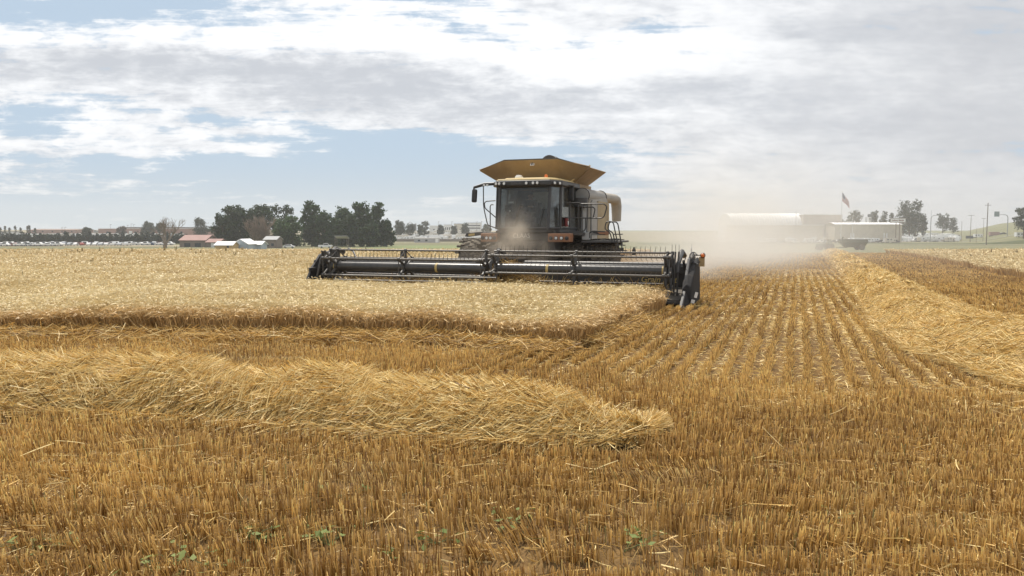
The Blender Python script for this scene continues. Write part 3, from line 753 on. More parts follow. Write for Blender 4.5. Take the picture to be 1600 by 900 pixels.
# roof fittings
p = Lp(811, 277.5, -.6); MB().box((p.x, -.6, 3.74), (.22, .26, .07)).box((p.x, -.6, 3.79), (.17, .2, .05)).build('satellite_receiver', M_WHITE, comb, bevel=.03)
p = Lp(853, 278, -.5); bc = MB().lathe([(.06, 0), (.06, .03)], axis='z', n=16).build('beacon', M_BLACK, comb, loc=(p.x, -.5, 3.69))
MB().lathe([(.055, .03), (.055, .10), (.035, .135), (.01, .14)], axis='z', n=16).build('beacon_dome', M_AMBER, bc, smooth=True)

_before = set(comb.children)
# grain tank with flared extensions
tk = MB(); yf, yb = .95, 2.75
tk.span((-1.3, 1.3, 3.3), (1.3, 3.2, 3.62)); tk.build('grain_tank', M_TANK, comb, bevel=.02)
zb = 3.42; fz, tz = 4.39, 4.10
BF, BB = (1.02, yf+.35, zb), (1.02, yb, zb)
# front panel: flat middle and folded corner gussets, one thin sheet each
th = .035
def panel(name, pts, t=th, m=None): return MB().plate(pts, t).build(name, m or M_TANK, comb, bevel=.006)
panel('tank_extension', [(-1.0, 1.0, zb), (1.0, 1.0, zb), (.93, .10, fz), (-.97, .10, fz)])
panel('tank_gusset', [(-1.0, 1.0, zb), (-.97, .10, fz), (-2.0, .35, tz+.03)])
panel('tank_gusset', [(1.0, 1.0, zb), (2.0, .35, tz+.03), (.93, .10, fz)])
panel('tank_side_extension', [(-1.0, 1.02, zb+.02), (-1.98, .36, tz), (-1.9, 3.0, tz), (-1.0, 2.75, zb+.02)], m=M_YEL)
panel('tank_side_extension', [(1.0, 1.02, zb+.02), (1.0, 2.75, zb+.02), (1.88, 3.0, tz+.03), (1.98, .36, tz)])
panel('tank_extension', [(-1.0, 2.75, zb), (1.0, 2.75, zb), (1.1, 3.3, fz-.2), (-1.1, 3.3, fz-.2)])
for sgn in (-1, 1):
    MB().box(((sgn*1.47), .68, 3.83), (1.12, .04, .05), ry=-sgn*.66).build('edge_channel', M_YEL, comb)
MB().tube([(-.98, .09, fz), (.94, .09, fz)], .022, 6).tube([(-.97, .09, fz), (-1.9, .33, tz+.02)], .02, 6).tube([(.94, .09, fz), (1.86, .33, tz+.02)], .02, 6).build('edge_trim', M_DARK, comb)
p = Lp(841, 256, .2); dl = MB().box((p.x-.0, .165, p.z), (.145, .012, .15), rx=-.66).build('decal', M_WHITE, comb)
dm = MB().plate([(p.x-.04, .13, p.z-.04), (p.x+.0, .13, p.z-.04), (p.x+.025, .105, p.z+.045), (p.x-.0, .105, p.z+.045)], .006).plate([(p.x+.02, .128, p.z-.035), (p.x+.05, .128, p.z-.035), (p.x+.04, .118, p.z+.0)], .006)
dm.build('decal_mark', M_DARK, dl)
MB().lathe([(.31, 0), (.31, .5)], c=(.16, 1.6, 4.36), axis='y', n=28).build('filling_auger_hood', M_DARK, comb, smooth=True)

for _o in set(comb.children)-_before: _o.location.x += -.20; _o.location.y += 0
# unloading auger folded back along the flank
a0, a1 = Vector((1.32, 1.05, 3.20)), Vector((1.10, 7.0, 3.30)); mid = a0.lerp(a1, .52)
MB().tube([a0, mid], .235, 20).build('unloading_auger', M_GREY, comb, smooth=True)
MB().tube([mid, a1, a1+Vector((0, .28, -.04)), a1+Vector((0, .46, -.30)), a1+Vector((0, .5, -.92))], [.20, .20, .22, .22, .19], 18).build('auger_spout', M_PANEL, comb, smooth=True)
for q in (a0+Vector((0, .1, 0)), mid):
    d = (a1-a0).normalized(); MB().tube([q-d*.03, q+d*.03], .262, 22).build('auger_flange', M_DARK, comb)
MB().lathe([(.30, -.15), (.30, .15)], c=(1.25, .98, 2.95), axis='z', n=20).build('auger_elbow', M_BLACK, comb, smooth=True)

# mirrors
for (pts, mx) in (([(776, 287, -.9), (757, 288, -1.0), (741, 293, -1.05), (740.5, 297, -1.05)], (741.5, 306)), ):
    MB().tube([Lp(*q) for q in pts], [.05, .055, .045, .03], 8).build('mirror_arm', M_BLACK, comb, smooth=True)
    c = Lp(mx[0], mx[1], -1.05); mr = MB().box(c, (.19, .10, .44), ry=.06).build('mirror', M_RUB, comb, bevel=.05)
    MB().box((c.x, -.998, c.z), (.15, .006, .38), ry=.06).build('mirror_glass', M_LAMP, mr)
for px in (757, 762): 
    p = Lp(px, 289.5, -1.05); MB().lathe([(.035, 0), (.035, -.05)], axis='y', n=10, c=tuple(p)).build('work_light', M_LAMP, comb)
c = Lp(892, 303, .15); MB().tube([(1.15, -.2, 3.48), (1.3, .1, 3.47), tuple(c+Vector((0, 0, .22)))], .03, 7).build('mirror_arm', M_BLACK, comb, smooth=True)
MB().box(c, (.20, .10, .48)).build('mirror', M_RUB, comb, bevel=.05)

# lamp housings on the platform corners
for (xa, xb) in ((-1.46, -.88), (.86, 1.60)):
    h = MB().span((xa, -1.35, 1.62), (xb, -.95, 1.90)).build('lamp_housing', M_ORANGE, comb, bevel=.03)
    n = 4; w = (xb-xa)
    for k in range(n):
        cx = xa+w*(k+.6)/(n+.2); MB().lathe([(.062, 0), (.062, -.02), (.05, -.022)], c=(cx, -1.352, 1.745), axis='y', n=14).build('lamp_bezel', M_DARK, h)
        MB().lathe([(.046, -.022), (.03, -.030)], c=(cx, -1.352, 1.745), axis='y', n=14).build('headlight', M_LAMP if k in (1, 2) else M_DARK, h)
# outrigger marker paddles
pd = MB().tube([Lp(780, 367, -1.0), Lp(768, 367, -1.0), Lp(751, 366, -1.0)], .02, 6).build('marker_arm', M_RAIL, comb)
q = [Lp(x, y, -1.0) for x, y in ((726, 369.3), (729, 364), (733, 363.5), (753, 362), (757, 364), (752, 367.5), (731, 370.3))]
mk = MB().plate(q, .04).build('marker_paddle', M_BLACK, comb, bevel=.008)
q = [Lp(x, y, -1.03) for x, y in ((732, 368.7), (732, 365.4), (741.5, 364.6), (741.5, 367.8))]; MB().plate(q, .01).build('reflector', M_GOLD, mk)
rail('marker_arm', [Lp(921, 372, -.8), Lp(921, 364, -.8), Lp(926, 361, -.8), Lp(948, 362.5, -.8)], .022, rnd=.05)
q = [Lp(x, y, -.8) for x, y in ((924, 360.8), (950, 361.5), (953, 364.5), (949, 367.5), (938, 367.3), (927, 364))]
mk = MB().plate(q, .05).build('marker_paddle', M_RUB, comb, bevel=.01)
q = [Lp(x, y, -.84) for x, y in ((933, 362.6), (946, 363), (946, 366.2), (937, 365.8))]; MB().plate(q, .01).build('reflector', M_ORANGE, mk)
MB().lathe([(.07, 0), (.07, -.03), (.05, -.035)], axis='y', n=14, c=tuple(Lp(948.5, 364.3, -.86))).build('reflector', M_ORANGE, mk)

# platform, rails, ladder
MB().span((1.1, -.95, 1.83), (1.95, 1.35, 1.93)).build('platform', M_DARK, comb, bevel=.01); MB().span((-1.75, -.9, 1.83), (-1.1, 1.3, 1.93)).build('platform', M_DARK, comb, bevel=.01)
MB().span((Lp(912, 376, -.6).x, -.9, 1.60), (Lp(967, 376, -.6).x, .95, 1.66)).build('mudguard', M_DARK, comb, bevel=.01)
MB().box((Lp(916, 369, -.75).x, -.75, Lp(916, 369, -.75).z), (.24, .22, .24)).build('tool_box', M_GREY, comb, bevel=.02)
yv = -.70
for pts in ([(885, 317, yv), (905, 317, yv), (909, 320, yv), (910, 365, yv)],
            [(904, 365, yv), (904, 322, yv), (907, 318.5, yv), (944, 318.5, yv), (948, 323, yv), (944, 338, yv), (940, 341, yv), (883, 340, yv)],
            [(908, 323.5, yv+.1), (927, 323.5, yv+.1), (929.5, 327, yv+.1), (926.5, 341, yv+.1)],
            [(917.5, 318, yv), (917, 365, yv)],
            [(890, 362, yv), (911, 362, yv), (915, 358, yv), (915, 341, yv)]):
    rail('handrail', [Lp(*q) for q in pts], .021)
for (dy, pts) in ((-.9, [(957, 378), (953, 362.5), (944.5, 358), (947, 347.5), (950, 346.3), (958, 346.5), (968, 393.5)]),
                  (-.75, [(963.5, 394), (958, 363.5), (949.5, 359), (952, 348), (955, 346.4), (963, 347), (965.5, 350), (973.5, 394)])):
    rail('ladder_rail', [Lp(px, py, dy) for px, py in pts], .02)
for k in range(4):
    a = Lp(960+k*2.2, 366+k*8.5, -.85); MB().box(a+Vector((.12, 0, 0)), (.28, .16, .03)).build('ladder_step', M_DARK, comb)
yl = -1.15
for pts in ([(755.5, 290.5, yl), (755.5, 319, yl), (757, 330, yl), (762, 352, yl), (777, 357, yl)],
            [(774, 313.5, yl+.2), (760, 314.5, yl+.2), (757, 317, yl+.2), (757.5, 325, yl+.2), (775, 340, yl+.2)],
            [(766, 362, yl), (766, 322, yl), (768, 319.5, yl), (771, 320, yl)]):
    rail('handrail', [Lp(*q) for q in pts], .018)
# extinguisher hanging in the door
e = Lp(880, 350, -.3); MB().tube([(1.17, -.3, 2.12), (1.17, -.3, 2.42)], .065, 12).build('fire_extinguisher', M_REDP, comb, smooth=True)
MB().box((1.235, -.3, 2.24), (.012, .09, .12)).build('extinguisher_label', M_WHITE, comb)

# feeder house
fh = MB(); sec = [(-.9, 1.72, .95), (-2.4, 1.42, .62), (-3.42, 1.15, .28)]
vs = []
for (y, zt_, zb_) in sec: vs += [(-.78, y, zb_), (.78, y, zb_), (.78, y, zt_), (-.78, y, zt_)]
fs = [(0, 1, 2, 3), (11, 10, 9, 8)] + [(i*4+k, i*4+(k+1) % 4, (i+1)*4+(k+1) % 4, (i+1)*4+k) for i in (0, 1) for k in range(4)]
fh.addp(vs, fs); fh.build('feeder_house', prin('feeder_paint', (.05, .043, .036), .95, scale=3, spec=.1), comb, bevel=.03)

# ------------------------------------------------------------------ the header
HY = -4.40                                   # plane of the reel axis
hd = MB()
hd.span((-5.62, -3.46, .30), (-.8, -3.40, 1.02)).span((.8, -3.46, .30), (5.62, -3.40, 1.02)).span((-.8, -3.46, .98), (.8, -3.40, 1.04))
hd.span((-5.62, -3.40, .12), (5.62, -3.2, .30)); hd.tube([(-5.62, -3.33, 1.03), (5.62, -3.33, 1.03)], .08, 10)
hd.span((-5.62, -3.5, .80), (-.8, -3.462, .86)).span((.8, -3.5, .80), (5.62, -3.462, .86))
header = hd.build('draper_header', M_BLACK, comb, bevel=.01)
for xa, xb in ((-5.55, -.85), (.85, 5.55)):
    MB().prism([(-5.02, .16), (-3.5, .36), (-3.5, .44), (-5.02, .22)], xa, xb, axis='x').build('draper_belt', M_CANVAS, header)
MB().prism([(-5.02, .15), (-3.5, .24), (-3.5, .30), (-5.02, .20)], -.84, .84, axis='x').build('centre_belt', M_CANVAS, header)
cb = MB().span((-5.6, -5.12, .12), (5.6, -5.02, .18))
for k in range(146): cb.prism([(-.012, -5.13), (.012, -5.13), (0, -5.24)], .14, .16, axis='z') if False else cb.addp([(-5.55+k*.0765-.012, -5.12, .14), (-5.55+k*.0765+.012, -5.12, .14), (-5.55+k*.0765, -5.24, .14), (-5.55+k*.0765-.012, -5.12, .16), (-5.55+k*.0765+.012, -5.12, .16), (-5.55+k*.0765, -5.24, .16)], [(0, 2, 1), (3, 4, 5), (0, 1, 4, 3), (1, 2, 5, 4), (2, 0, 3, 5)])
cb.build('cutter_bar', M_DARK, header)
tp = Lp(1030, 436, -3.5)
text_obj('lettering', 'Grain Belt', .24, M_GOLD, header, (tp.x, -3.505, tp.z-.02), (math.pi/2, 0, 0), ital=.25, ext=.004)

def reel(x0, x1, phase, ups, tubez, ends):
    """one half of the pick-up reel between x0 and x1"""
    cz, r = tubez, .50
    tb = MB().tube([(x0+.12, HY, cz), (x1-.12, HY, cz)], .135, 24).build('reel_tube', M_REEL, header, smooth=True)
    for gx in ends:
        MB().tube([(gx-.035, HY, cz), (gx+.035, HY, cz)], .139, 24).build('paint_band', M_GOLD, header, smooth=True)
    for k in range(6):
        a = R(phase+60*k); y, z = HY - math.cos(a)*r, cz + math.sin(a)*r
        bar = MB().tube([(x0+.02, y, z), (x1-.02, y, z)], .027, 8).build('reel_bar', M_BAR, header, smooth=True)
        up, dn = ups[k]
        n = int((x1-x0-.1)/.133)
        rest = MB()
        for i in range(n):
            x = x0+.1+i*.133; lean = .012*math.sin(i*1.7)
            t = MB() if (k in VIS) else rest
            pts = [(x+lean+.02, y-.01, z+up), (x+.01, y-.02, z+up*.4), (x, y, z), (x-.01, y-.02, z-dn*.5), (x+.03, y+.01, z-dn)]
            t.tube(pts, [.005, .007, .008, .007, .005], 4)
            if k in VIS: t.build('tine', M_BAR, header)
        if k not in VIS and rest.v: tag(rest.build('reel_tines', M_BAR, header), kind='stuff')
    # spiders that carry the bars
    return
VIS = [1]
def spider(x, phase, cz, r=.50, arm=True):
    s = MB()
    for k in range(6):
        a, c = R(phase+60*k), R(phase+60*(k+1))
        p = Vector((x, HY-math.cos(a)*r, cz+math.sin(a)*r)); q = Vector((x, HY-math.cos(c)*r, cz+math.sin(c)*r))
        d = (p-Vector((x, HY, cz))).normalized(); s.tube([Vector((x, HY, cz))+d*.1, p], [.05, .03], 6)
        s.tube([p, q], .016, 5)
        s.tube([p+Vector((-.035, 0, 0)), p+Vector((.035, 0, 0))], .05, 8)
    s.tube([(x-.03, HY, cz), (x+.03, HY, cz)], .19, 16)
    s.build('reel_spider', M_DARK, header)
LC, RC = .90, .90
VIS = [0, 2]
reel(-5.25, .10, 90-60, [(.16, .07), (.02, .05), (.17, .08), (.05, .14), (.03, .14), (.06, .1)], LC, (-5.0, -1.55))
# left half: bar 0 at 30 deg, bar 1 at the top, bar 2 at 150 deg (standing tines seen against the crop)
VIS = [1]
reel(.16, 5.22, 108-60, [(.10, .10), (.17, .11), (.10, .12), (.05, .14), (.03, .14), (.10, .05)], RC+.02, (1.85, 5.05))
for x in (-5.2, -4.95, -2.6, 0.0): spider(x, 30, LC)
for x in (.32, 2.62, 5.12, 5.25): spider(x, 48, RC+.02)
# reel arms
for x, r in ((-5.45, .06), (.13, .05), (5.42, .06)):
    MB().tube([(x, -3.3, 1.30), (x, -3.75, 1.42), (x, HY, 1.12 if abs(x) > 1 else 1.05), (x, HY-.05, .90)], [r*1.3, r*1.2, r, r*.9], 8).build('reel_arm', M_BLACK, header, smooth=True)
    MB().tube([(x+.09, -3.32, .75), (x+.09, -4.1, 1.18)], .035, 8).build('lift_cylinder', M_DARK, header, smooth=True)
MB().tube([Lp(544, 388, -3.7), Lp(551, 392, -3.9), Lp(556, 403, -4.2)], .03, 6).build('hydraulic_hose', M_RUB, header, smooth=True)
for (px, py) in ((628, 397), (991, 394)):
    c = Lp(px, py, -3.5); MB().box(c, (.10, .07, .16)).box(c+Vector((0, 0, .1)), (.05, .05, .08)).build('height_sensor', M_DARK, header, bevel=.01)
# thin gauge wire low across the left half
MB().tube([Lp(535, 429, -4.95), Lp(775, 433.5, -4.95)], .012, 5).build('gauge_wire', M_WHITE, header)
MB().tube([Lp(520, 436, -5.15), Lp(755, 441, -5.15)], .010, 5).build('gauge_wire', M_WHITE, header)
# end shields and crop dividers
for s in (-1, 1):
    prof = [(-3.2, .12), (-3.2, 1.30), (-3.55, 1.40), (-4.3, 1.25), (-4.75, .85), (-5.0, .50), (-5.75, .10), (-5.0, .08)]
    MB().prism(prof, s*5.64, s*5.72, axis='x').build('end_shield', M_RUB, header, bevel=.02)
rs = MB()   # bulky moulded nose on the right end, facing forward
nose = [((5.60, 5.86), -5.05, .06, .62), ((5.58, 5.88), -4.75, .06, .86), ((5.62, 5.88), -4.1, .10, 1.18), ((5.66, 5.88), -3.4, .12, 1.28)]
vs = []
for (xa, xb), y, z0, z1 in nose: vs += [(xa, y, z0), (xb, y, z0), (xb-.02, y, z1-.06), (xa+.12, y, z1), (xa+.02, y, z1*.8)]
n = 5; fs = [tuple(range(4, -1, -1)), tuple(range(15, 20))] + [(i*n+k, i*n+(k+1) % n, (i+1)*n+(k+1) % n, (i+1)*n+k) for i in range(3) for k in range(n)]
rs.addp(vs, fs); rs.build('crop_divider', M_DIV, header, bevel=.025)
MB().addp([(5.72, -5.6, .06), (5.62, -5.0, .06), (5.86, -5.0, .06), (5.72, -5.0, .50)], [(0, 2, 1), (0, 1, 3), (0, 3, 2), (1, 2, 3)]).build('divider_point', M_DIV, header)
for (px, py, w, h) in ((1089.5, 461, .07, .14), (1084.5, 471, .09, .09)):
    c = Lp(px, py, -5.06); MB().box(c, (w, .012, h), ry=.25).build('warning_sticker', M_WHITE, header)
# left end: drive guards and star wheel seen end-on
lg = MB(); lx = -5.5
lg.box((lx-.12, -4.5, .80), (.07, .9, .12)).box((lx-.20, -4.2, .62), (.06, .5, .22)).box((lx-.22, -4.75, .42), (.10, .32, .16), rx=.3).box((lx-.2, -4.4, .95), (.06, .34, .2), rx=-.2)
lg.tube([(lx-.05, -4.4, .9), (lx-.3, -4.4, .9)], .07, 10); lg.build('drive_guard', M_RUB, header, bevel=.02)
MB().tube([(-5.35, -4.7, 1.36), (-4.85, -4.1, 1.02)], .03, 6).tube([(-5.5, -4.75, .5), (-5.35, -4.6, 1.36)], .04, 6).tube([(-5.2, -4.75, 1.38), (-4.9, -4.6, 1.0)], .035, 6).build('end_brace', M_DARK, header)
# right end fittings: tubes, hoses, upright rod, marker lamp
for dx in (0, .09, .18):
    MB().tube([(5.24+dx, HY-.12, .25), (5.24+dx, HY-.05, .9), (5.24+dx, HY+.1, 1.43)], .026, 6).tube([(5.24+dx, HY+.1, 1.40), (5.24+dx, HY+.11, 1.62)], .006, 5).build('end_arm', M_DARK, header)
q = Lp(1081, 395, -4.2)
MB().tube([q+Vector((0, 0, -.12)), q+Vector((0, 0, .12)), q+Vector((0, 0, .13)), q+Vector((0, 0, .24))], [.022, .02, .008, .004], 8).build('rod', M_WHITE, header)
for (dx, dz, rr, ph) in ((.05, .02, .09, 0.2), (.13, -.05, .10, 1.3), (-.06, -.12, .12, 2.4), (.06, -.3, .13, .7)):
    MB().tube([q+Vector((dx+rr*math.cos(t+ph), .05*math.sin(2*t), dz-.12+rr*1.25*math.sin(t+ph))) for t in np.linspace(0, 4.6, 14)], .012, 6).build('hydraulic_hose', M_RUB, header, smooth=True)
e = Lp(1099, 399, -4.2)
MB().tube([q+Vector((.1, 0, -.06)), e], .014, 6).build('lamp_stalk', M_RAIL, header)
lm = MB().lathe([(.03, .05), (.06, .02), (.07, -.02), (.05, -.05)], axis='y', n=16).build('marker_lamp', M_DARK, header, smooth=True, loc=e)
MB().lathe([(.052, -.052), (.035, -.065)], axis='y', n=16).build('lens', M_AMBER, lm) if False else None
MB().lathe([(.05, -.05), (.03, -.075)], c=tuple(e), axis='y', n=16).build('lamp_lens', M_AMBER, header, smooth=True)
c = Lp(1097.5, 409, -4.15); MB().box(c, (.145, .02, .25)).build('reflector_plate', M_TAN, header)
# ------------------------------------------------------------------ driver
def make_person():
    # seated figure in the machine's space: skeleton grown into one skin
    S = Vector((-.38, .62, 2.50))
    J = {'pel': S+Vector((0, 0, .08)), 'belly': S+Vector((0, -.02, .24)), 'chest': S+Vector((0, -.03, .42)), 'neck': S+Vector((0, -.04, .56)),
         'head': S+Vector((0, -.06, .68)), 'crown': S+Vector((0, -.05, .78)),
         'shl': S+Vector((-.19, -.03, .50)), 'shr': S+Vector((.19, -.03, .50)), 'ell': S+Vector((-.27, -.20, .28)), 'elr': S+Vector((.27, -.20, .28)),
         'hal': S+Vector((-.14, -.52, .30)), 'har': S+Vector((.14, -.52, .30)), 'hpl': S+Vector((-.10, 0, .04)), 'hpr': S+Vector((.10, 0, .04)),
         'knl': S+Vector((-.14, -.46, .06)), 'knr': S+Vector((.14, -.46, .06)), 'anl': S+Vector((-.14, -.56, -.33)), 'anr': S+Vector((.14, -.56, -.33)),
         'ftl': S+Vector((-.15, -.74, -.38)), 'ftr': S+Vector((.15, -.74, -.38))}
    E = [('pel', 'belly'), ('belly', 'chest'), ('chest', 'neck'), ('neck', 'head'), ('head', 'crown'), ('chest', 'shl'), ('chest', 'shr'), ('shl', 'ell'), ('shr', 'elr'),
         ('ell', 'hal'), ('elr', 'har'), ('pel', 'hpl'), ('pel', 'hpr'), ('hpl', 'knl'), ('hpr', 'knr'), ('knl', 'anl'), ('knr', 'anr'), ('anl', 'ftl'), ('anr', 'ftr')]
    rad = {'pel': .15, 'belly': .135, 'chest': .15, 'neck': .055, 'head': .088, 'crown': .07, 'shl': .07, 'shr': .07, 'ell': .045, 'elr': .045, 'hal': .03, 'har': .03,
           'hpl': .09, 'hpr': .09, 'knl': .065, 'knr': .065, 'anl': .042, 'anr': .042, 'ftl': .04, 'ftr': .04}
    ks = list(J); me = bpy.data.meshes.new('person'); me.from_pydata([tuple(J[k]) for k in ks], [(ks.index(a), ks.index(b)) for a, b in E], [])
    o = bpy.data.objects.new('person', me); C.objects.link(o)
    sk = o.modifiers.new('skin', 'SKIN'); lay = me.skin_vertices[0] if me.skin_vertices else None
    if lay is None:
        bm = bmesh.new(); bm.from_mesh(me); bm.verts.layers.skin.verify(); bm.to_mesh(me); bm.free(); lay = me.skin_vertices[0]
    for i, k in enumerate(ks): lay.data[i].radius = (rad[k], rad[k])
    lay.data[0].use_root = True
    o.modifiers.new('sub', 'SUBSURF').levels = 2; o.modifiers['sub'].render_levels = 2
    dg = bpy.context.evaluated_depsgraph_get(); m2 = bpy.data.meshes.new_from_object(o.evaluated_get(dg))
    o.modifiers.clear(); o.data = m2; m2.name = 'person'
    skin = prin('skin', (.36, .22, .15), .6, var=.05); shirt = prin('shirt_cloth', (.055, .06, .075), .85); tr = prin('trouser_cloth', (.04, .045, .06), .85)
    for m in (shirt, skin, tr): m2.materials.append(m)
    for p in m2.polygons:
        c = p.center - S; p.use_smooth = True
        p.material_index = 1 if (c.z > .545 or (c.y < -.40 and c.z > .2)) else (2 if c.z < .14 else 0)
    # hands on the wheel: palm, thumb and four fingers each
    for s in (-1, 1):
        h = S+Vector((s*.14, -.52, .30)); f = MB()
        f.box(h+Vector((0, -.05, .01)), (.075, .09, .03))
        for k in range(4):
            x = h.x+(k-1.5)*.021; l = (.06, .07, .066, .05)[k]
            f.tube([(x, h.y-.085, h.z+.015), (x, h.y-.085-l*.5, h.z+.01), (x, h.y-.085-l*.7, h.z-.03)], [.010, .009, .007], 6)
        f.tube([(h.x-s*.035, h.y-.02, h.z), (h.x-s*.06, h.y-.06, h.z-.01), (h.x-s*.055, h.y-.09, h.z-.015)], [.012, .011, .009], 6)
        hn = f.build('hand', skin, o, bevel=.004, smooth=True)
    hc = S+Vector((0, -.06, .70))
    cp = MB().lathe([(.100, .02), (.104, .05), (.095, .09), (.06, .12), (.01, .13)], c=(hc.x, hc.y+.01, hc.z), axis='z', n=18); cp.prism([(hc.x-.07, hc.y-.08), (hc.x+.07, hc.y-.08), (hc.x+.045, hc.y-.17), (hc.x-.045, hc.y-.17)], hc.z+.02, hc.z+.032)
    cp.build('cap', prin('cap_cloth', (.03, .03, .035), .8), o, smooth=True)
    fc = MB(); fc.tube([(hc.x, hc.y-.075, hc.z-.0), (hc.x, hc.y-.108, hc.z-.035)], [.012, .016], 6)
    for s in (-1, 1): fc.box((hc.x+s*.092, hc.y+.01, hc.z-.02), (.02, .03, .055))
    fc.build('nose_and_ears', skin, o, smooth=True)
    o.location = comb.location; o.rotation_euler = comb.rotation_euler
    tag(o, 'driver in dark shirt and cap seated behind the cab windscreen, hands on the wheel', 'person')
make_person()

# ------------------------------------------------------------------ straw being fed into the header and hanging on it
def feed():
    M = Matrix.Translation(comb.location) @ Matrix.Rotation(RZ, 4, 'Z')
    parts = []
    N = 4600; lx = np.concatenate([rng.normal(.55, .55, N//2), rng.uniform(-5.2, 5.2, N-N//2)]); ly = rng.uniform(-4.9, -3.55, N)
    lz = .40 + .12*rng.random(N) + .62*np.exp(-((lx-.45)/.8)**2)*(ly > -4.2)*rng.random(N)
    wx = M[0][0]*lx+M[0][1]*ly+M[0][3]; wy = M[1][0]*lx+M[1][1]*ly+M[1][3]; wz = M[2][3]+lz
    V, F, c = lying(wx, wy, wz, .2, .6, .005, tilt=.5, pale=.4, sides=2)
    o = np_mesh('cut_straw', V, F, M_STRAW, c*.8); tag(o, 'cut straw heaped on the header belts and drawn into the feeder', 'straw', kind='stuff')
feed()
# ------------------------------------------------------------------ far ground features
def strip(name, pts, w, col, dz=.03, var=.15):
    """a strip of ground surface draped along pts [(X, Y)]"""
    P = np.array(pts, float); d = np.r_[0, np.cumsum(np.linalg.norm(np.diff(P, axis=0), axis=1))]
    s = np.arange(0, d[-1], 4.0); X = np.interp(s, d, P[:, 0]); Y = np.interp(s, d, P[:, 1])
    tx, ty = np.gradient(X), np.gradient(Y); l = np.hypot(tx, ty); tx /= l; ty /= l
    rows = []
    for q in np.linspace(-.5, .5, 9): rows.append(np.stack([X-ty*q*w, Y+tx*q*w, gz(X-ty*q*w, Y+tx*q*w)+dz], 1))
    V = np.stack(rows, 1).reshape(-1, 3); n = 9; i = np.arange(len(s)-1)[:, None]*n+np.arange(n-1)[None]
    F = np.stack([i, i+n, i+n+1, i+1], 2).reshape(-1, 4)
    m = prin(name+'_surface', col, .95, var=var, scale=.25, spec=.1); o = np_mesh(name, V, F, m, smooth=True)
    return tag(o, kind='structure')
strip('gravel_track', [(at(1290, 405), 405), (at(1700, 400), 400)], 5, (.42, .37, .28), dz=.10)
strip('dirt_track', [(at(600, 480), 480), (at(760, 520), 520)], 12, (.40, .34, .25), dz=.10)
strip('road', [(at(1452, 560), 560), (at(1520, 545), 545), (at(1600, 520), 520), (at(1700, 500), 500)], 9, (.34, .32, .28), dz=.25)
strip('gravel_lot', [(at(600, 640), 640), (at(790, 640), 640)], 60, (.36, .34, .30), dz=.12)
strip('parking_lot', [(at(1180, 575), 575), (at(1480, 575), 575)], 40, (.33, .31, .28), dz=.14)
strip('field_margin', [(at(-40, 365), 365), (at(330, 360), 360)], 40, (.36, .31, .22), dz=.08)
strip('shaded_weedy_ditch', [(at(1000, 440), 440), (at(1700, 440), 440)], 34, (.085, .095, .045), dz=.12, var=.35)  # ditch weeds, with the tree line's shade painted into the dark colour

# ------------------------------------------------------------------ trees
def leaf_mat(name, tr=.25):
    return straw_mat(name, tr, .7)
M_LEAF = leaf_mat('leaf'); M_BARK = prin('bark', (.16, .12, .09), .95, var=.3, scale=2, bump=.4)
M_BAREW = prin('bare_wood', (.24, .19, .15), .95, var=.2, scale=2)
def crown_arrays(blobs, n, size, base, seed, spread=.10):
    """blobs: (x, y, z, rx, ry, rz); leaves gathered in clumps on and in each blob"""
    r = np.random.default_rng(seed); Vs, Cs = [], []
    vol = np.array([b[3]*b[4]*b[5] for b in blobs])**.75; cnt = np.maximum((n*vol/vol.sum()).astype(int), 30)
    for b, c in zip(blobs, cnt):
        nc = max(8, c//16); d = r.normal(size=(nc, 3)); d /= np.linalg.norm(d, axis=1, keepdims=True)
        rad = (.60+.48*r.random((nc, 1))); cc = np.array(b[:3])+d*rad*np.array(b[3:6])
        k = r.integers(0, nc, c); cs = .17*min(b[3], b[5])+.25
        p = cc[k]+r.normal(0, cs, (c, 3))*np.array([1, 1, .7])
        s = size*(.6+.8*r.random((c, 1)))
        a = r.normal(size=(c, 3)); a /= np.linalg.norm(a, axis=1, keepdims=True); bb = np.cross(a, r.normal(size=(c, 3))); bb /= np.linalg.norm(bb, axis=1, keepdims=True)
        q = np.stack([p-a*s, p-bb*s*.62, p+a*s, p+bb*s*.62], 1)
        tone = (.68+.5*r.random((nc, 1)))[k]*(.85+.3*r.random((c, 1)))
        Vs.append(q.reshape(-1, 3)); Cs.append(np.repeat(np.clip(np.array([base])*tone + r.normal(0, .004, (c, 1)), .004, 1), 4, axis=0))
    V = np.concatenate(Vs); F = np.arange(len(V)).reshape(-1, 4); return V, F, np.concatenate(Cs)
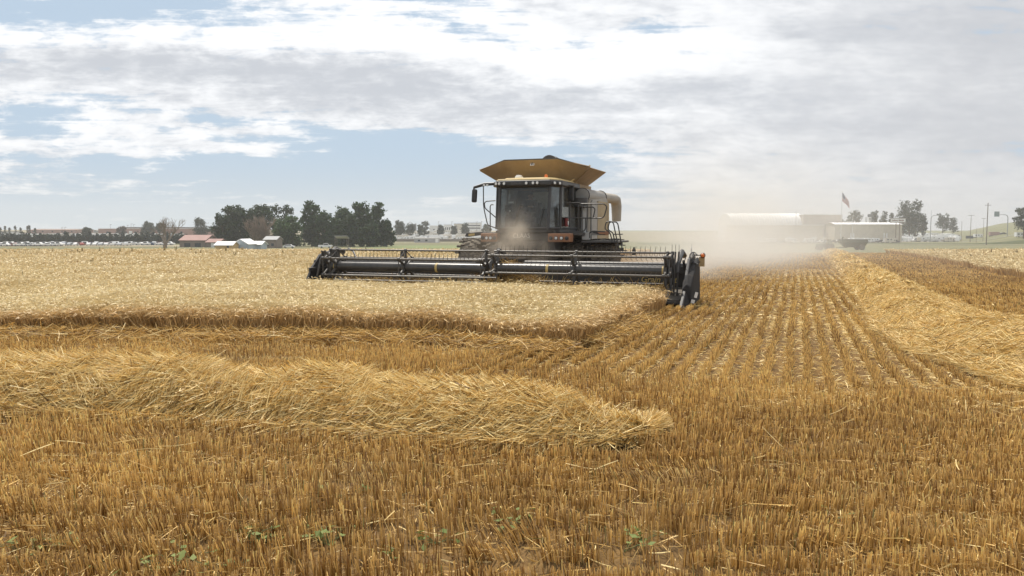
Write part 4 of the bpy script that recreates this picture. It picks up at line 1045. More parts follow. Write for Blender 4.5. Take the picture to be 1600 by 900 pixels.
def tree(name, px, Y, h, w, label, seed, n=2600, skirt=False, size=.42, base=(.046, .070, .032), shape='round', group=None, trunk_h=.18, sink=0.0):
    r = np.random.default_rng(seed+1000); root = empty(name, gpt(px, Y)); root.location.z -= sink
    tag(root, label, 'tree', group)
    blobs = []
    if shape == 'tall':
        for i in range(9):
            t = i/8; z = h*(.16+.76*t); wr = w*.5*(.60+.5*math.sin(math.pi*min(1, t*1.15)**.8))*(.85+.3*r.random())
            blobs.append((r.normal(0, w*.10), r.normal(0, w*.1), z, wr*.8, wr*.8, h*.12))
        for i in range(5): blobs.append((r.uniform(-.32, .32)*w, r.normal(0, w*.1), h*(.82+.14*r.random()), w*.13, w*.13, h*.09))
    elif shape == 'cone':
        for i in range(7):
            t = i/6; blobs.append((0, 0, h*(.10+.84*t), w*.5*(1-t*.85), w*.5*(1-t*.85), h*.11))
    else:
        blobs.append((0, 0, h*.55, w*.34, w*.34, h*.33))
        for i in range(11):
            a = r.uniform(0, 2*math.pi); t = r.random(); rr = w*.36*(.5+.5*r.random())
            blobs.append((math.cos(a)*rr, math.sin(a)*rr, h*(.30+.52*t), w*.19*(.8+.5*r.random()), w*.19, h*.15*(.8+.5*r.random())))
        for i in range(4): blobs.append((r.uniform(-.25, .25)*w, r.normal(0, w*.08), h*(.80+.10*r.random()), w*.14, w*.14, h*.10))
    if skirt:
        for i in range(7): blobs.append((r.uniform(-.40, .40)*w, r.normal(0, w*.12), h*(.08+.16*r.random()), w*.20, w*.20, h*.13))
    V, F, c = crown_arrays(blobs, n, size, base, seed)
    V[:, 2] = np.maximum(V[:, 2], .15)
    o = np_mesh('crown', V, F, M_LEAF, c); o.parent = root
    tb = MB(); tw = max(.12, w*.035); tb.tube([(0, 0, -.3), (0.1, 0, h*.3), (-.1, 0, h*.62)], [tw*1.3, tw, tw*.4], 7)
    for i in range(5):
        a = r.uniform(0, 2*math.pi); z0 = h*(trunk_h+.08*i); tb.tube([(0, 0, z0), (math.cos(a)*w*.18, math.sin(a)*w*.18, z0+h*.14), (math.cos(a)*w*.3, math.sin(a)*w*.3, z0+h*.28)], [tw*.5, tw*.3, tw*.12], 5)
    tb.build('trunk', M_BARK, root)
    return root
def tpx(name, px, top, Y, wpx, label, seed, **k):
    z0 = float(gz(at(px, Y), Y)); h = zat(top, Y)-z0; return tree(name, px, Y, h, wpx/1200*Y, label, seed, **k)
WB = 'trees of the tall dark windbreak'
D1, D2, D3 = (.034, .062, .024), (.045, .084, .028), (.062, .112, .034)
for px, top, Y, w, lab, sd, sh, bc, n in (
    (364, 319, 345, 44, 'broad dark cottonwood at the outer end of the windbreak, with a ragged top', 1, 'round', D1, 5200),
    (349, 332, 340, 30, 'lower dark tree filling the outer flank of the windbreak', 2, 'round', D1, 2600),
    (386, 322, 350, 34, 'dark tree between the ragged cottonwood and the dome-topped one', 3, 'round', D1, 3200),
    (404, 316.5, 360, 40, 'dome-topped dark tree rising above the blue-grey shed', 4, 'round', D1, 4200),
    (431, 321, 375, 22, 'thin-topped tree with sky showing through, behind the gap in the windbreak', 5, 'tall', D1, 1600),
    (451, 322, 378, 22, 'second open-topped tree beside the gap in the windbreak', 6, 'tall', D1, 1500),
    (447, 337, 335, 42, 'lower brighter green tree standing in front of the gap in the windbreak', 7, 'round', D3, 4200),
    (487, 316, 345, 32, 'tallest narrow green tree in the middle of the windbreak', 8, 'tall', D2, 4400),
    (508, 328, 340, 28, 'medium green tree just right of the tallest narrow one', 9, 'round', D2, 3000),
    (534, 322, 350, 34, 'round dark green tree above the open lean-to roof', 10, 'round', D2, 3600),
    (520, 340, 338, 30, 'short bushy tree low between two taller ones in the windbreak', 16, 'round', D2, 2400),
    (563, 317, 345, 34, 'high broad-headed tree left of the last tree of the windbreak', 11, 'tall', D2, 4600),
    (548, 335, 336, 34, 'dense low tree covering the trunks of the broad-headed one', 12, 'round', D1, 3000),
    (589, 320, 345, 27, 'upright tree near the meadow end of the windbreak', 13, 'tall', D2, 3600),
    (604, 343, 340, 24, 'low sloping tree ending the windbreak at the meadow', 14, 'round', D1, 2400),
    (575, 348, 334, 36, 'wide dark shrub-like tree at the foot of the meadow end of the windbreak', 15, 'round', D1, 2600)):
    tpx('deciduous_tree', px, top, Y, w, lab, sd, n=int(n*1.35), base=bc, shape=sh, group=WB, size=.50, skirt=True)
for px, top, Y, w, lab, sd in (
    (230, 345.5, 640, 22, 'small dark tree above the long brick building, left one of the pair', 21), (250, 347, 650, 14, 'smaller dark tree behind the leafless tree', 22),
    (313, 338.5, 560, 29, 'round green tree standing alone left of the windbreak', 23), (135, 354.5, 560, 14, 'dark bush-like tree at the end of the brown shed', 24),
    (190, 352.5, 640, 14, 'reddish brown tree top behind the long brick building', 25),
    (625, 344, 640, 20, 'grey-green tree just beyond the windbreak over the camper lot', 26), (641, 348, 660, 14, 'small grey-green tree left of the dark flat roof', 27),
    (664, 346, 680, 13, 'pointed tree behind the middle of the camper lot', 28), (657, 350, 640, 10, 'small rounded tree beside the pointed tree over the camper lot', 29),
    (689, 350, 700, 11, 'little tree right of the white flat-roofed unit', 30), (709, 352, 700, 10, 'little tree between two pale buildings', 31),
    (727, 347, 700, 14, 'dark round tree in front of the white two-storey building', 32), (760, 350, 650, 18, 'tree partly hidden behind the cab handrail', 33),
    (1333, 327, 620, 25, 'dark rounded tree next to the flag pole', 34), (1364, 328, 620, 16, 'dark tree, left of a close pair behind the long pale shed', 35),
    (1382, 328, 620, 15, 'dark tree, right of a close pair behind the long pale shed', 36), (1392, 334, 640, 8, 'narrow conifer beside the pair of dark trees', 37),
    (1411, 309, 600, 27, 'tallest olive-green tree behind the white sign board', 38), (1430, 313.5, 610, 22, 'second tall olive tree with a forked top', 39), (1421, 326, 590, 30, 'lower olive tree in front of the two tall ones', 40),
    (1443, 333, 600, 10, 'small olive tree at the foot of the tall ones', 41),
    (1473, 333, 760, 22, 'hazy rounded tree behind the curved sign arm', 42), (1489, 338, 760, 14, 'small hazy tree right of the curved sign arm', 43),
    (1600, 322, 470, 30, 'loose green tree at the edge of the motorway bank', 44), (1616, 332, 465, 26, 'bush at the foot of the loose green tree on the bank', 45),
    (1314, 341, 680, 20, 'low dark tree line piece behind the flag pole', 46)):
    base = (.06, .075, .045) if px > 1000 else (.05, .066, .04)
    if sd == 25: base = (.10, .07, .05)
    tpx('deciduous_tree', px, top, Y, w, lab, sd, n=1500 if w < 20 else 2600, base=base, shape='tall' if sd in (28, 39, 37) else 'round', size=.5 if sd != 39 else .55, sink=(0 if px < 1500 else 0))
# thin poplars far off on the flat to the left
for i, (px, top) in enumerate(((1, 356), (8, 354), (24, 353), (43, 354), (46, 353), (32, 356), (15, 356.5), (55, 357))):
    tpx('poplar', px, top, 640, 2.6, 'thin spindly poplar on the skyline beyond the fenced yard', 60+i, n=160, base=(.07, .075, .055), shape='tall', size=.35, group='thin poplars on the skyline')
# leafless tree by the crop and the dead brown tree
def bare_tree(name, px, top, Y, wpx, label, seed, twigs, mat, forks=3, group=None):
    r = random.Random(seed); x, y, z = gpt(px, Y); h = zat(top, Y)-z; w = wpx/1200*Y
    root = empty(name, (x, y, z)); tag(root, label, 'tree', group)
    tr = MB(); tr.tube([(0, 0, -.3), (0, 0, h*.12)], [w*.07, w*.06], 7); tr.build('trunk', mat, root)
    def grow(m, p, d, l, rad, depth):
        q = [p]; dd = Vector(d)
        for k in range(3):
            dd = (dd+Vector((r.uniform(-.22, .22), r.uniform(-.22, .22), r.uniform(-.05, .2)))).normalized(); q.append(q[-1]+dd*l/3)
        m.tube(q, [rad, rad*.85, rad*.7, rad*.5], 5 if depth < 2 else 3, cap=False)
        if depth < twigs:
            for k in range(forks):
                s = q[-1] if k < 2 else q[r.choice((1, 2))]
                nd = (dd*.8+Vector((r.uniform(-.9, .9), r.uniform(-.9, .9), r.uniform(-.1, .6)))).normalized(); grow(m, s, nd, l*r.uniform(.6, .8), rad*.60, depth+1)
    for k, (dx, s) in enumerate(((-.55, .40), (.50, .42), (.05, .36))):
        m = MB(); grow(m, Vector((0, 0, h*.1)), Vector((dx, r.uniform(-.3, .3), 1)).normalized(), h*s, w*.042, 0)
        m.build('limb', mat, root)
    return root
bare_tree('leafless_tree', 257, 344, 300, 46, 'leafless grey tree with forked trunk at the far edge of the crop', 5, 4, M_BAREW)
dt = bare_tree('dead_tree', 408, 341, 318, 34, 'dead brown tree with dry twigs behind the blue-grey shed', 9, 4, prin('dry_twig', (.25, .19, .145), .95, var=.2), 4)
# twiggy brown haze of the dead tree's fine branches
r_ = np.random.default_rng(3)
N = 2600; th = r_.normal(size=(N, 3)); th /= np.linalg.norm(th, axis=1, keepdims=True); pp = th*r_.random((N, 1))**.5*np.array([4.3, 3.5, 3.8])+np.array([0, 0, 5.2])
dv = th*.8+r_.normal(0, .4, (N, 3)); dv[:, 2] = np.abs(dv[:, 2])+.3
Pq = np.stack([pp, pp+dv*.5, pp+dv*.9], 1); V, F = strands(Pq, np.full((N, 3), .035), r_, 2)
tw = np_mesh('twigs', V, F, M_STRAW, percol(np.tile([[.24, .19, .15]], (N, 1))*(.7+.6*r_.random((N, 1))), 3, 2)); tw.parent = dt

# hedge of young conifers across the left: three kinds copied along the line
def conifer_proto(i):
    root = tree('conifer', 100, 455, (5.6, 5.0, 6.2)[i], (4.6, 4.2, 4.4)[i], 'dark conifer in the long dense row behind the parked cars', 80+i, n=520, size=.40, base=((.030, .046, .030), (.036, .05, .034), (.028, .042, .03))[i], shape=('cone', 'round', 'cone')[i], group='conifers of the long dark row')
    return root
cp_ = [conifer_proto(i) for i in range(3)]
k = 0
for row in range(2):
    for j in range(48):
        px = -14+j*6.6+row*3.1+random.Random(j*7+row).uniform(-1.2, 1.2)
        if px > 296: continue
        o = cp_[(j*5+row) % 3]
        if k >= 3: o = copy_tree(o)
        else: o = cp_[k]
        Y = 440+row*9+random.Random(j).uniform(-2, 2); o.location = gpt(px, Y)
        s = random.Random(j*3+row).uniform(.8, 1.15); o.scale = (s, s, s); o.rotation_euler.z = j; k += 1

# ------------------------------------------------------------------ buildings
def bmat(n, c, **k): return prin(n, c, .8, var=.07, scale=.4, **k)
M_BRICK = bmat('brick_red', (.33, .20, .165)); M_REDROOF = bmat('red_metal_roof', (.31, .18, .155)); M_WROOF = bmat('white_metal_roof', (.80, .79, .78))
M_YSIDE = bmat('yellow_siding', (.58, .41, .20)); M_BSIDE = bmat('blue_grey_siding', (.44, .50, .54)); M_BEIGE = bmat('beige_metal_wall', (.56, .51, .42))
M_BEIGE2 = bmat('warm_beige_wall', (.52, .46, .40)); M_WIN = prin('dark_window_glass', (.04, .05, .06), .15, var=.1); M_WW = bmat('white_wall', (.72, .72, .70))
M_GWOOD = bmat('weathered_wood', (.22, .18, .15)); M_GROOF = bmat('grey_roof', (.36, .36, .36)); M_DROOF = bmat('dark_roof', (.09, .10, .11)); M_BROWN = bmat('brown_trim', (.20, .14, .11))
def place(name, px0, px1, Y, label, cat='building', rz=0.0, dz=0.0):
    x0, x1 = at(px0, Y), at(px1, Y); X = (x0+x1)/2; z = float(min(gz(x0, Y), gz(x1, Y), gz(X, Y)))+dz
    r = empty(name, (X, Y, z), rz); tag(r, label, cat); return r, (x1-x0), z
def gable(name, px0, px1, Y, depth, top_eave, top_ridge, label, mw, mr, rz=0.0, axis='x', windows=(), doors=(), over=.4, cat='building', dz=0.0, skew=0):
    """ridge along axis; windows/doors: (u 0..1, v0, v1 in metres, width) on the front wall"""
    r, w, z = place(name, px0, px1, Y, label, cat, rz, dz); he = zat(top_eave, Y)-z; hr = zat(top_ridge, Y)-z
    if axis == 'x':
        MB().prism([(-depth/2, -1), (depth/2, -1), (depth/2, he), (0, hr-.1), (-depth/2, he)], -w/2, w/2, axis='x').build('wall', mw, r)
        rf = MB()
        for s in (-1, 1): rf.plate([(-w/2-over, s*(depth/2+over), he-.05), (w/2+over, s*(depth/2+over), he-.05), (w/2+over, 0, hr), (-w/2-over, 0, hr)][::s], .18)
        rf.build('roof', mr, r)
    else:
        MB().prism([(-w/2, -1), (w/2, -1), (w/2, he), (0, hr-.1), (-w/2, he)], -depth/2, depth/2, axis='y').build('wall', mw, r)
        rf = MB()
        for s in (-1, 1): rf.plate([(s*(w/2+over), -depth/2-over, he-.05), (s*(w/2+over), depth/2+over, he-.05), (0, depth/2+over, hr), (0, -depth/2-over, hr)][::-s], .18)
        rf.build('roof', mr, r)
    for (u, v0, v1, ww) in windows: MB().span((-w/2+u*w-ww/2, -depth/2-.04, v0), (-w/2+u*w+ww/2, -depth/2+.05, v1)).build('window', M_WIN, r)
    for (u, v0, v1, ww) in doors: MB().span((-w/2+u*w-ww/2, -depth/2-.05, v0), (-w/2+u*w+ww/2, -depth/2+.05, v1)).build('door', M_WW, r)
    return r
def flat(name, px0, px1, Y, depth, top, label, mw, trim, windows=(), doors=(), dz=0.0, rz=0.0, cat='building', extra=None):
    r, w, z = place(name, px0, px1, Y, label, cat, rz, dz); h = zat(top, Y)-z
    MB().span((-w/2, -depth/2, -1.5), (w/2, depth/2, h-.35)).build('wall', mw, r)
    MB().span((-w/2-.2, -depth/2-.2, h-.35), (w/2+.2, depth/2+.2, h)).build('roof', trim, r)
    for (u, v0, v1, ww) in windows: MB().span((-w/2+u*w-ww/2, -depth/2-.05, v0), (-w/2+u*w+ww/2, -depth/2+.05, v1)).build('window', M_WIN, r)
    for (u, v0, v1, ww) in doors: MB().span((-w/2+u*w-ww/2, -depth/2-.06, v0), (-w/2+u*w+ww/2, -depth/2+.05, v1)).build('door', M_WW, r)
    return r
W4 = [(u, 1.2, 2.4, 1.4) for u in (.1, .3, .5, .7, .9)]
gable('warehouse', 59, 133, 760, 30, 359.2, 357.6, 'long low brown-red shed with a shallow roof beyond the conifer row', M_BRICK, M_BROWN, windows=W4)
flat('brick_building', 172, 312, 700, 40, 357.0, 'long brick building with white roof edge behind the leafless tree', M_BRICK, M_WROOF, windows=[(u/10, 1.5, 3.0, 2.0) for u in range(1, 10)], doors=[(.35, 0, 3.5, 3.0)])
flat('brick_building', 206, 299, 760, 30, 355.0, 'dark narrow upper roof seen above the long brick building', M_BROWN, M_DROOF, windows=[(.2, 4, 5, 2), (.7, 4, 5, 2)])
flat('brick_building', 306, 345, 640, 30, 357.5, 'red-brown building half hidden behind the outer windbreak tree', M_BRICK, M_BROWN, windows=W4, dz=0)
flat('warehouse', 130, 174, 800, 30, 360.3, 'grey-green flat shed between the brown shed and the brick building', M_GROOF, M_DROOF, windows=W4)
flat('house', -6, 22, 700, 16, 361.5, 'grey building at the far end of the yard beside the poplars', M_GROOF, M_DROOF, windows=W4)
flat('house', 13, 26, 690, 12, 362, 'small pale grey building between the poplars', M_WW, M_GROOF, windows=[(.3, 1, 2, 1.5), (.7, 1, 2, 1.5)])
flat('house', 37, 44, 690, 8, 363.5, 'tiny red building in front of the poplars', prin('red_wall', (.30, .10, .09), .8), M_BROWN, doors=[(.5, 0, 2, 1)])
gable('barn', 290, 330, 330, 13, 375, 367, 'open farm shed with a faded red sloping roof', M_GWOOD, M_REDROOF, windows=[(.3, 0, 1.8, 2.5), (.7, 0, 1.8, 2.5)])
gable('barn', 328, 348, 325, 9, 378, 373, 'smaller lean-to shed beside the faded red-roofed one', M_GWOOD, M_REDROOF, doors=[(.5, 0, 2, 1.4)])
gable('shed', 341, 367, 232, 5.5, 382.5, 377, 'small yellow shed with a bright white roof', M_YSIDE, M_WROOF, windows=[(.75, .7, 1.3, .7)])
gable('shed', 371.5, 394, 240, 8.5, 381, 373, 'blue-grey shed with its gable end towards the field and a white roof', M_BSIDE, M_WROOF, axis='y', windows=[(.28, 1.0, 1.5, .5)])
gable('shed', 393, 412, 246, 6, 381.5, 376.5, 'white-roofed wing on the side of the blue-grey shed', M_BSIDE, M_WROOF, doors=[(.5, 0, 1.7, .9)])
gable('house', 417, 436, 300, 8, 374, 369, 'brown house roof between the dead tree and the bright green tree', M_GWOOD, M_GROOF, windows=[(.3, .9, 1.9, 1), (.7, .9, 1.9, 1)])
# open lean-to
r, w, z = place('lean_to', 524, 544, 300, 'open lean-to with a pale sheet roof under the windbreak trees', 'shelter')
h = zat(370.5, 300)-z; MB().box((0, 0, h), (w, 4, .15), rx=-.25).build('roof', M_GROOF, r)
for x in (-w/2+.2, w/2-.2):
    for y in (-1.6, 1.6): MB().tube([(x, y, -.2), (x, y, h-.1-.25*y)], .09, 6).build('post', M_GWOOD, r)
# beyond the camper lot
flat('house', 641, 650, 880, 10, 350.2, 'dark flat-roofed building left of the pointed tree', M_DROOF, M_DROOF, windows=[(.5, 3, 4, 3)])
flat('house', 672, 686, 900, 12, 352.5, 'white unit with a bright roof between two small trees', M_WW, M_WROOF, windows=[(.5, 4, 5, 2)])
flat('house', 694, 706, 920, 12, 351, 'pale building with tall windows right of the little tree', M_WW, M_GROOF, windows=[(.25, 4, 7, 1.2), (.5, 4, 7, 1.2), (.75, 4, 7, 1.2)])
flat('house', 710, 724, 940, 14, 349.5, 'beige building with a dark roof beside the white two-storey one', M_BEIGE, M_DROOF, windows=[(.3, 4, 5, 1.5), (.7, 4, 5, 1.5)])
r = flat('office_building', 731, 752, 900, 16, 348, 'white two-storey building with dark window bands left of the cab', M_WW, M_DROOF, windows=[(.5, 8.4, 9.6, 14), (.5, 5.4, 6.8, 14)])
# low grey building in front of the lot
flat('shed', 648, 686, 505, 7, 371.5, 'long low grey building in front of the camper lot', M_GROOF, M_WROOF, windows=[(.2, 1, 2, 1.5), (.5, 1, 2, 1.5)], doors=[(.93, 0, 2.6, 2.0)])
# right side: hoop building, warehouse, long sheds
def hoop():
    Y = 545; r, w, z = place('hoop_building', 1132, 1245, Y, 'huge white fabric hoop building seen side-on above the beige sheds', 'building')
    h = zat(334, Y)-z; d = 34; n = 56
    prof = [(-d/2*math.copysign(abs(math.cos(t))**.7, math.cos(t)), h*math.sin(t)**.6 if 0 < t < math.pi else -1.0) for t in np.linspace(0, math.pi, 25)]
    m = MB(); vs = []
    for i in range(n+1):
        x = -w/2+w*i/n; s = 1.0+(.012 if i % 2 else -.006)
        vs += [(x, y*s, v*s) for y, v in prof]
    fs = [(i*25+k, i*25+k+1, (i+1)*25+k+1, (i+1)*25+k) for i in range(n) for k in range(24)] + [tuple(range(25)), tuple(range(n*25+24, n*25-1, -1))]
    m.addp(vs, fs); m.build('fabric_cover', bmat('white_fabric', (.83, .82, .80)), r)
    for x in (-w*.18, w*.18, w/2+.1): MB().box((x, 0, h+.05), (.3, 1.2, .35)).build('roof_vent', M_GROOF, r)
hoop()
r = flat('warehouse', 1244, 1303, 540, 26, 335.5, 'tall beige warehouse with white parapet joined to the hoop building', M_BEIGE2, M_WROOF, windows=[(.14, 1, 2.2, 3), (.3, 1, 2.2, 3)], doors=[(.6, 0, 4, 4)])
r = flat('warehouse', 1140, 1280, 500, 14, 351.3, 'long low beige shed under the hoop building', M_BEIGE, M_WROOF, doors=[(.62, 0, 4, 3.4), (.9, 0, 4, 3.4), (.3, 0, 4, 3.4)])
r = gable('warehouse', 1297, 1400, 515, 16, 350.5, 347.6, 'long pale metal shed with a bright roof edge beside the camper lot', M_BEIGE, M_WROOF, windows=[(.06, 1, 2.4, 1.6), (.6, 1, 2.4, 1.6)])
for u in (-.26, -.22, .23, .27): MB().span((u*44.6-.35, -8.35, 0), (u*44.6+.35, -8.02, 6.4)).build('downpipe', M_WROOF, r)
flat('warehouse', 1302, 1326, 560, 12, 345.8, 'low white roof beyond the long pale shed near the flag pole', M_WW, M_WROOF, windows=[(.5, 5, 6, 3)])
for px0, px1, Y, top, lb in ():
    flat('warehouse', px0, px1, Y, 14, top, lb, M_BEIGE, M_WROOF, windows=W4, doors=[(.6, 0, 3, 3)])
# water tank and tall sign near the dark trees
r, w, z = place('storage_tank', 1350.5, 1354, 560, 'white storage silo between the rounded tree and the close pair', 'silo')
hh = zat(339, 560)-z; MB().lathe([(w/2, 0), (w/2, hh-.6), (w*.3, hh)], axis='z', n=14).build('silo_shell', M_WW, r, smooth=True)
MB().tube([(w/2+.1, 0, 0), (w/2+.1, 0, hh)], .12, 5).build('ladder', M_GROOF, r)
r, w, z = place('pylon_sign', 1355, 1362, 545, 'dark square sign on two posts in front of the close pair of trees', 'sign')
hh = zat(334.6, 545)-z; MB().span((-w/2, -.2, hh-2.0), (w/2, .2, hh)).build('board', M_DROOF, r, bevel=.05)
for x in (-.8, .8): MB().span((x-.2, -.15, 0), (x+.2, .15, hh-2.0)).build('post', M_WW, r)
# white sign board with red lettering too far to read
r, w, z = place('sign_board', 1391, 1414.5, 500, 'white sign board with a dark red frame and small red lettering on a post', 'sign')
z0, z1 = zat(347.2, 500)-z, zat(341.5, 500)-z
MB().span((-w/2-.1, -.05, z0-.35), (w/2+.1, .35, z1+.35)).build('frame', M_BROWN, r, bevel=.04)
MB().span((-w/2+.1, -.12, z0), (w/2-.1, -.05, z1)).build('board', M_WW, r)
rl = random.Random(4); x = -w*.40; ms = MB()
while x < w*.38:
    l = rl.uniform(.28, .5)
    if not (-.6 < x < 0.1): ms.span((x, -.15, z0+.75), (x+l, -.12, z0+.75+rl.uniform(.55, .95)))
    x += l+.16
tag(ms.build('lettering', prin('dull_red', (.22, .07, .065), .7), r), kind='stuff')
for x in (-1.2, 1.2): MB().span((x-.2, 0, -.5), (x+.2, .3, z0-.35)).build('post', M_BROWN, r)

# fence round the camper lot
fr_ = empty('fence', gpt(700, 545)); tag(fr_, 'dark slatted fence along the front of the camper lot', 'fence')
X0, X1 = at(612, 545), at(742, 545); fx = at(700, 545)
MB().span((X0-fx, -.03, .3), (X1-fx, .03, 2.1)).build('slat_panel', M_GWOOD, fr_)
for x in np.arange(X0, X1, 6): MB().span((x-fx-.07, -.08, -.3), (x-fx+.07, .08, 2.3)).build('post', M_GWOOD, fr_)

# ------------------------------------------------------------------ vehicles
M_VW = prin('vehicle_white', (.80, .80, .79), .35, var=.05, scale=1); M_VS = prin('vehicle_silver', (.46, .48, .50), .35, var=.05, scale=1)
M_VB = prin('vehicle_beige', (.60, .55, .47), .4, var=.05, scale=1); M_VD = prin('vehicle_dark', (.06, .065, .075), .35, scale=1); M_VR = prin('vehicle_red', (.30, .05, .04), .35, scale=1); M_VBL = prin('vehicle_blue', (.06, .10, .20), .35, scale=1)
def rounded(prof, w, name, mats, stripes=()):
    m = MB(); m.prism(prof, -w/2, w/2, axis='y', mi=0)
    return m
def camper(name, body, L=7.5, H=3.1, nose=.5):
    m = MB(); W = 2.45
    m.prism([(-L/2, .55), (L/2-nose, .55), (L/2, 1.1), (L/2, 2.3), (L/2-nose*.8, H), (-L/2+.2, H), (-L/2, H-.25)], -W/2, W/2, axis='y', mi=0)
    for s in (-1, 1):
        for (x, z, a, b) in ((-L*.3, 1.9, 1.1, .6), (0, 1.9, 1.3, .6), (L*.27, 1.9, .8, .6)): m.box((x, s*(W/2+.01), z), (a, .04, b), mi=1)
        m.box((L*.12, s*(W/2+.012), 1.55), (.65, .05, 1.8), mi=2); m.box((0, s*(W/2+.011), .95), (L*.92, .03, .18), mi=3)
        for x in (-.5, .4): m.lathe([(.34, -.1), (.34, .1)], c=(x-.3, s*(W/2-.1), .34), axis='y', n=10, mi=3)
    m.box((L/2-.2, 0, 1.9), (.5, 1.6, .6), mi=1); m.box((L/2+.5, 0, .5), (1.2, .1, .1), mi=3); m.box((-.6, 0, H+.1), (.9, .9, .25), mi=2)
    o = m.build(name, [body, M_WIN, M_VW, M_VD]); return o
def fifth(name, body):
    m = MB(); W = 2.5; m.prism([(-5, .6), (2.6, .6), (2.8, 1.5), (4.9, 1.6), (5.3, 2.2), (5.0, 3.6), (2.6, 3.75), (-4.9, 3.5), (-5, 3.2)], -W/2, W/2, axis='y', mi=0)
    for s in (-1, 1):
        for (x, z, a, b) in ((-3.6, 2.2, 1.2, .6), (-1.4, 2.2, 1.6, .6), (1.2, 2.2, .9, .6), (3.9, 2.7, .7, .45)): m.box((x, s*(W/2+.01), z), (a, .04, b), mi=1)
        m.box((0.2, s*(W/2+.01), 1.2), (9*.7, .03, .25), mi=3)
        for x in (-2, -1.1): m.lathe([(.38, -.1), (.38, .1)], c=(x, s*(W/2-.1), .38), axis='y', n=10, mi=3)
    m.box((-1, 0, 3.7), (.9, .9, .3), mi=2); return m.build(name, [body, M_WIN, M_VW, M_VD])
def motorhome(name, body):
    m = MB(); W = 2.4; m.prism([(-3.6, .5), (3.0, .5), (3.5, 1.0), (3.0, 1.35), (2.5, 1.9), (3.1, 2.1), (3.1, 2.9), (2.6, 3.1), (-3.6, 3.1)], -W/2, W/2, axis='y', mi=0)
    for s in (-1, 1):
        for (x, z, a, b) in ((-2.4, 2.0, 1.2, .6), (-.3, 2.0, 1.0, .6), (2.0, 1.6, .8, .5)): m.box((x, s*(W/2+.01), z), (a, .04, b), mi=1)
        for x in (-2.2, 2.3): m.lathe([(.4, -.12), (.4, .12)], c=(x, s*(W/2-.1), .4), axis='y', n=10, mi=3)
    m.box((2.72, 0, 1.62), (.08, 1.9, .5), ry=-.75, mi=1); return m.build(name, [body, M_WIN, M_VW, M_VD])
def carbody(name, body, kind='car'):
    m = MB(); W = 1.8
    if kind == 'car': pr = [(-2.2, .35), (2.2, .35), (2.25, .75), (1.3, .95), (.7, 1.42), (-1.1, 1.45), (-1.8, 1.0), (-2.2, .95)]; gl = [(1.1, .98), (.66, 1.36), (-1.05, 1.39), (-1.6, 1.0)]
    else: pr = [(-2.7, .45), (2.7, .45), (2.75, 1.05), (1.4, 1.2), (.9, 1.85), (-.6, 1.85), (-.8, 1.2), (-2.7, 1.2)]; gl = [(1.25, 1.22), (.85, 1.76), (-.5, 1.76), (-.65, 1.22)]
    m.prism(pr, -W/2, W/2, axis='y', mi=0); m.prism(gl, -W/2-.01, W/2+.01, axis='y', mi=1)
    for s in (-1, 1):
        for x in (-1.4, 1.4): m.lathe([(.34, -.1), (.34, .1)], c=(x, s*(W/2-.08), .34), axis='y', n=12, mi=3)
    return m.build(name, [body, M_WIN, M_VW, M_VD])
def place_v(o, px, Y, rz, dz=0.0):
    x, y, z = gpt(px, Y); o.location = (x, y, z+dz); o.rotation_euler = (0, 0, rz)
def fleet(protos, spots, dz=.15):
    """protos: list of (object, label, category, group); spots: (px, Y, rz, kind)"""
    used = set()
    for (px, Y, rz, k) in spots:
        o, lab, cat, grp = protos[k]
        if k in used: o = o.copy(); C.objects.link(o)
        used.add(k); tag(o, lab, cat, grp); place_v(o, px, Y, rz, dz)
rv = random.Random(12)
# the camper lot left of the cab
P1 = [(camper('travel_trailer', M_VW), 'white travel trailer among the tight rows of the camper lot left of the cab', 'travel trailer', 'campers in the lot left of the cab'),
      (fifth('fifth_wheel_trailer', M_VB), 'tall beige trailer with raised nose in the camper lot left of the cab', 'travel trailer', 'campers in the lot left of the cab'),
      (motorhome('motorhome', M_VW), 'white motorhome among the trailers of the lot left of the cab', 'motorhome', 'campers in the lot left of the cab'),
      (carbody('pickup_truck', M_VS, 'truck'), 'silver pickup truck between campers in the lot left of the cab', 'pickup truck', 'campers in the lot left of the cab')]
sp = []
for row in range(7):
    Y = 590+row*46; n = 15
    for j in range(n):
        px = 614+(764-614)*(j+.5)/n+rv.uniform(-2.5, 2.5); sp.append((px, Y+rv.uniform(-5, 5), rv.choice((.25, -.3, 1.2, 1.5, .1, 3.0)), rv.choice((0, 0, 0, 0, 1, 1, 2, 3) if row else (0, 0, 3, 2))))
fleet(P1, sp)
# the lot behind the pale sheds on the right
P2 = [(camper('travel_trailer', M_VW), 'white travel trailer in the dusty lot right of the long pale shed', 'travel trailer', 'campers in the lot beside the motorway'),
      (fifth('fifth_wheel_trailer', M_VW), 'big white trailer with raised nose in the lot right of the long pale shed', 'travel trailer', 'campers in the lot beside the motorway'),
      (motorhome('motorhome', M_VB), 'beige motorhome in the lot right of the long pale shed', 'motorhome', 'campers in the lot beside the motorway'),
      (carbody('pickup_truck', M_VW, 'truck'), 'white pickup truck in the lot right of the long pale shed', 'pickup truck', 'campers in the lot beside the motorway')]
sp = []
for row in range(6):
    Y = 556+row*36; n = 13
    for j in range(n):
        px = 1402+(1496-1402)*(j+.5)/n+rv.uniform(-2, 2); sp.append((px, Y+rv.uniform(-5, 5), rv.choice((.3, -.3, 1.3, .1, 2.9)), rv.choice((0, 0, 0, 1, 1, 2, 3))))
fleet(P2, sp)
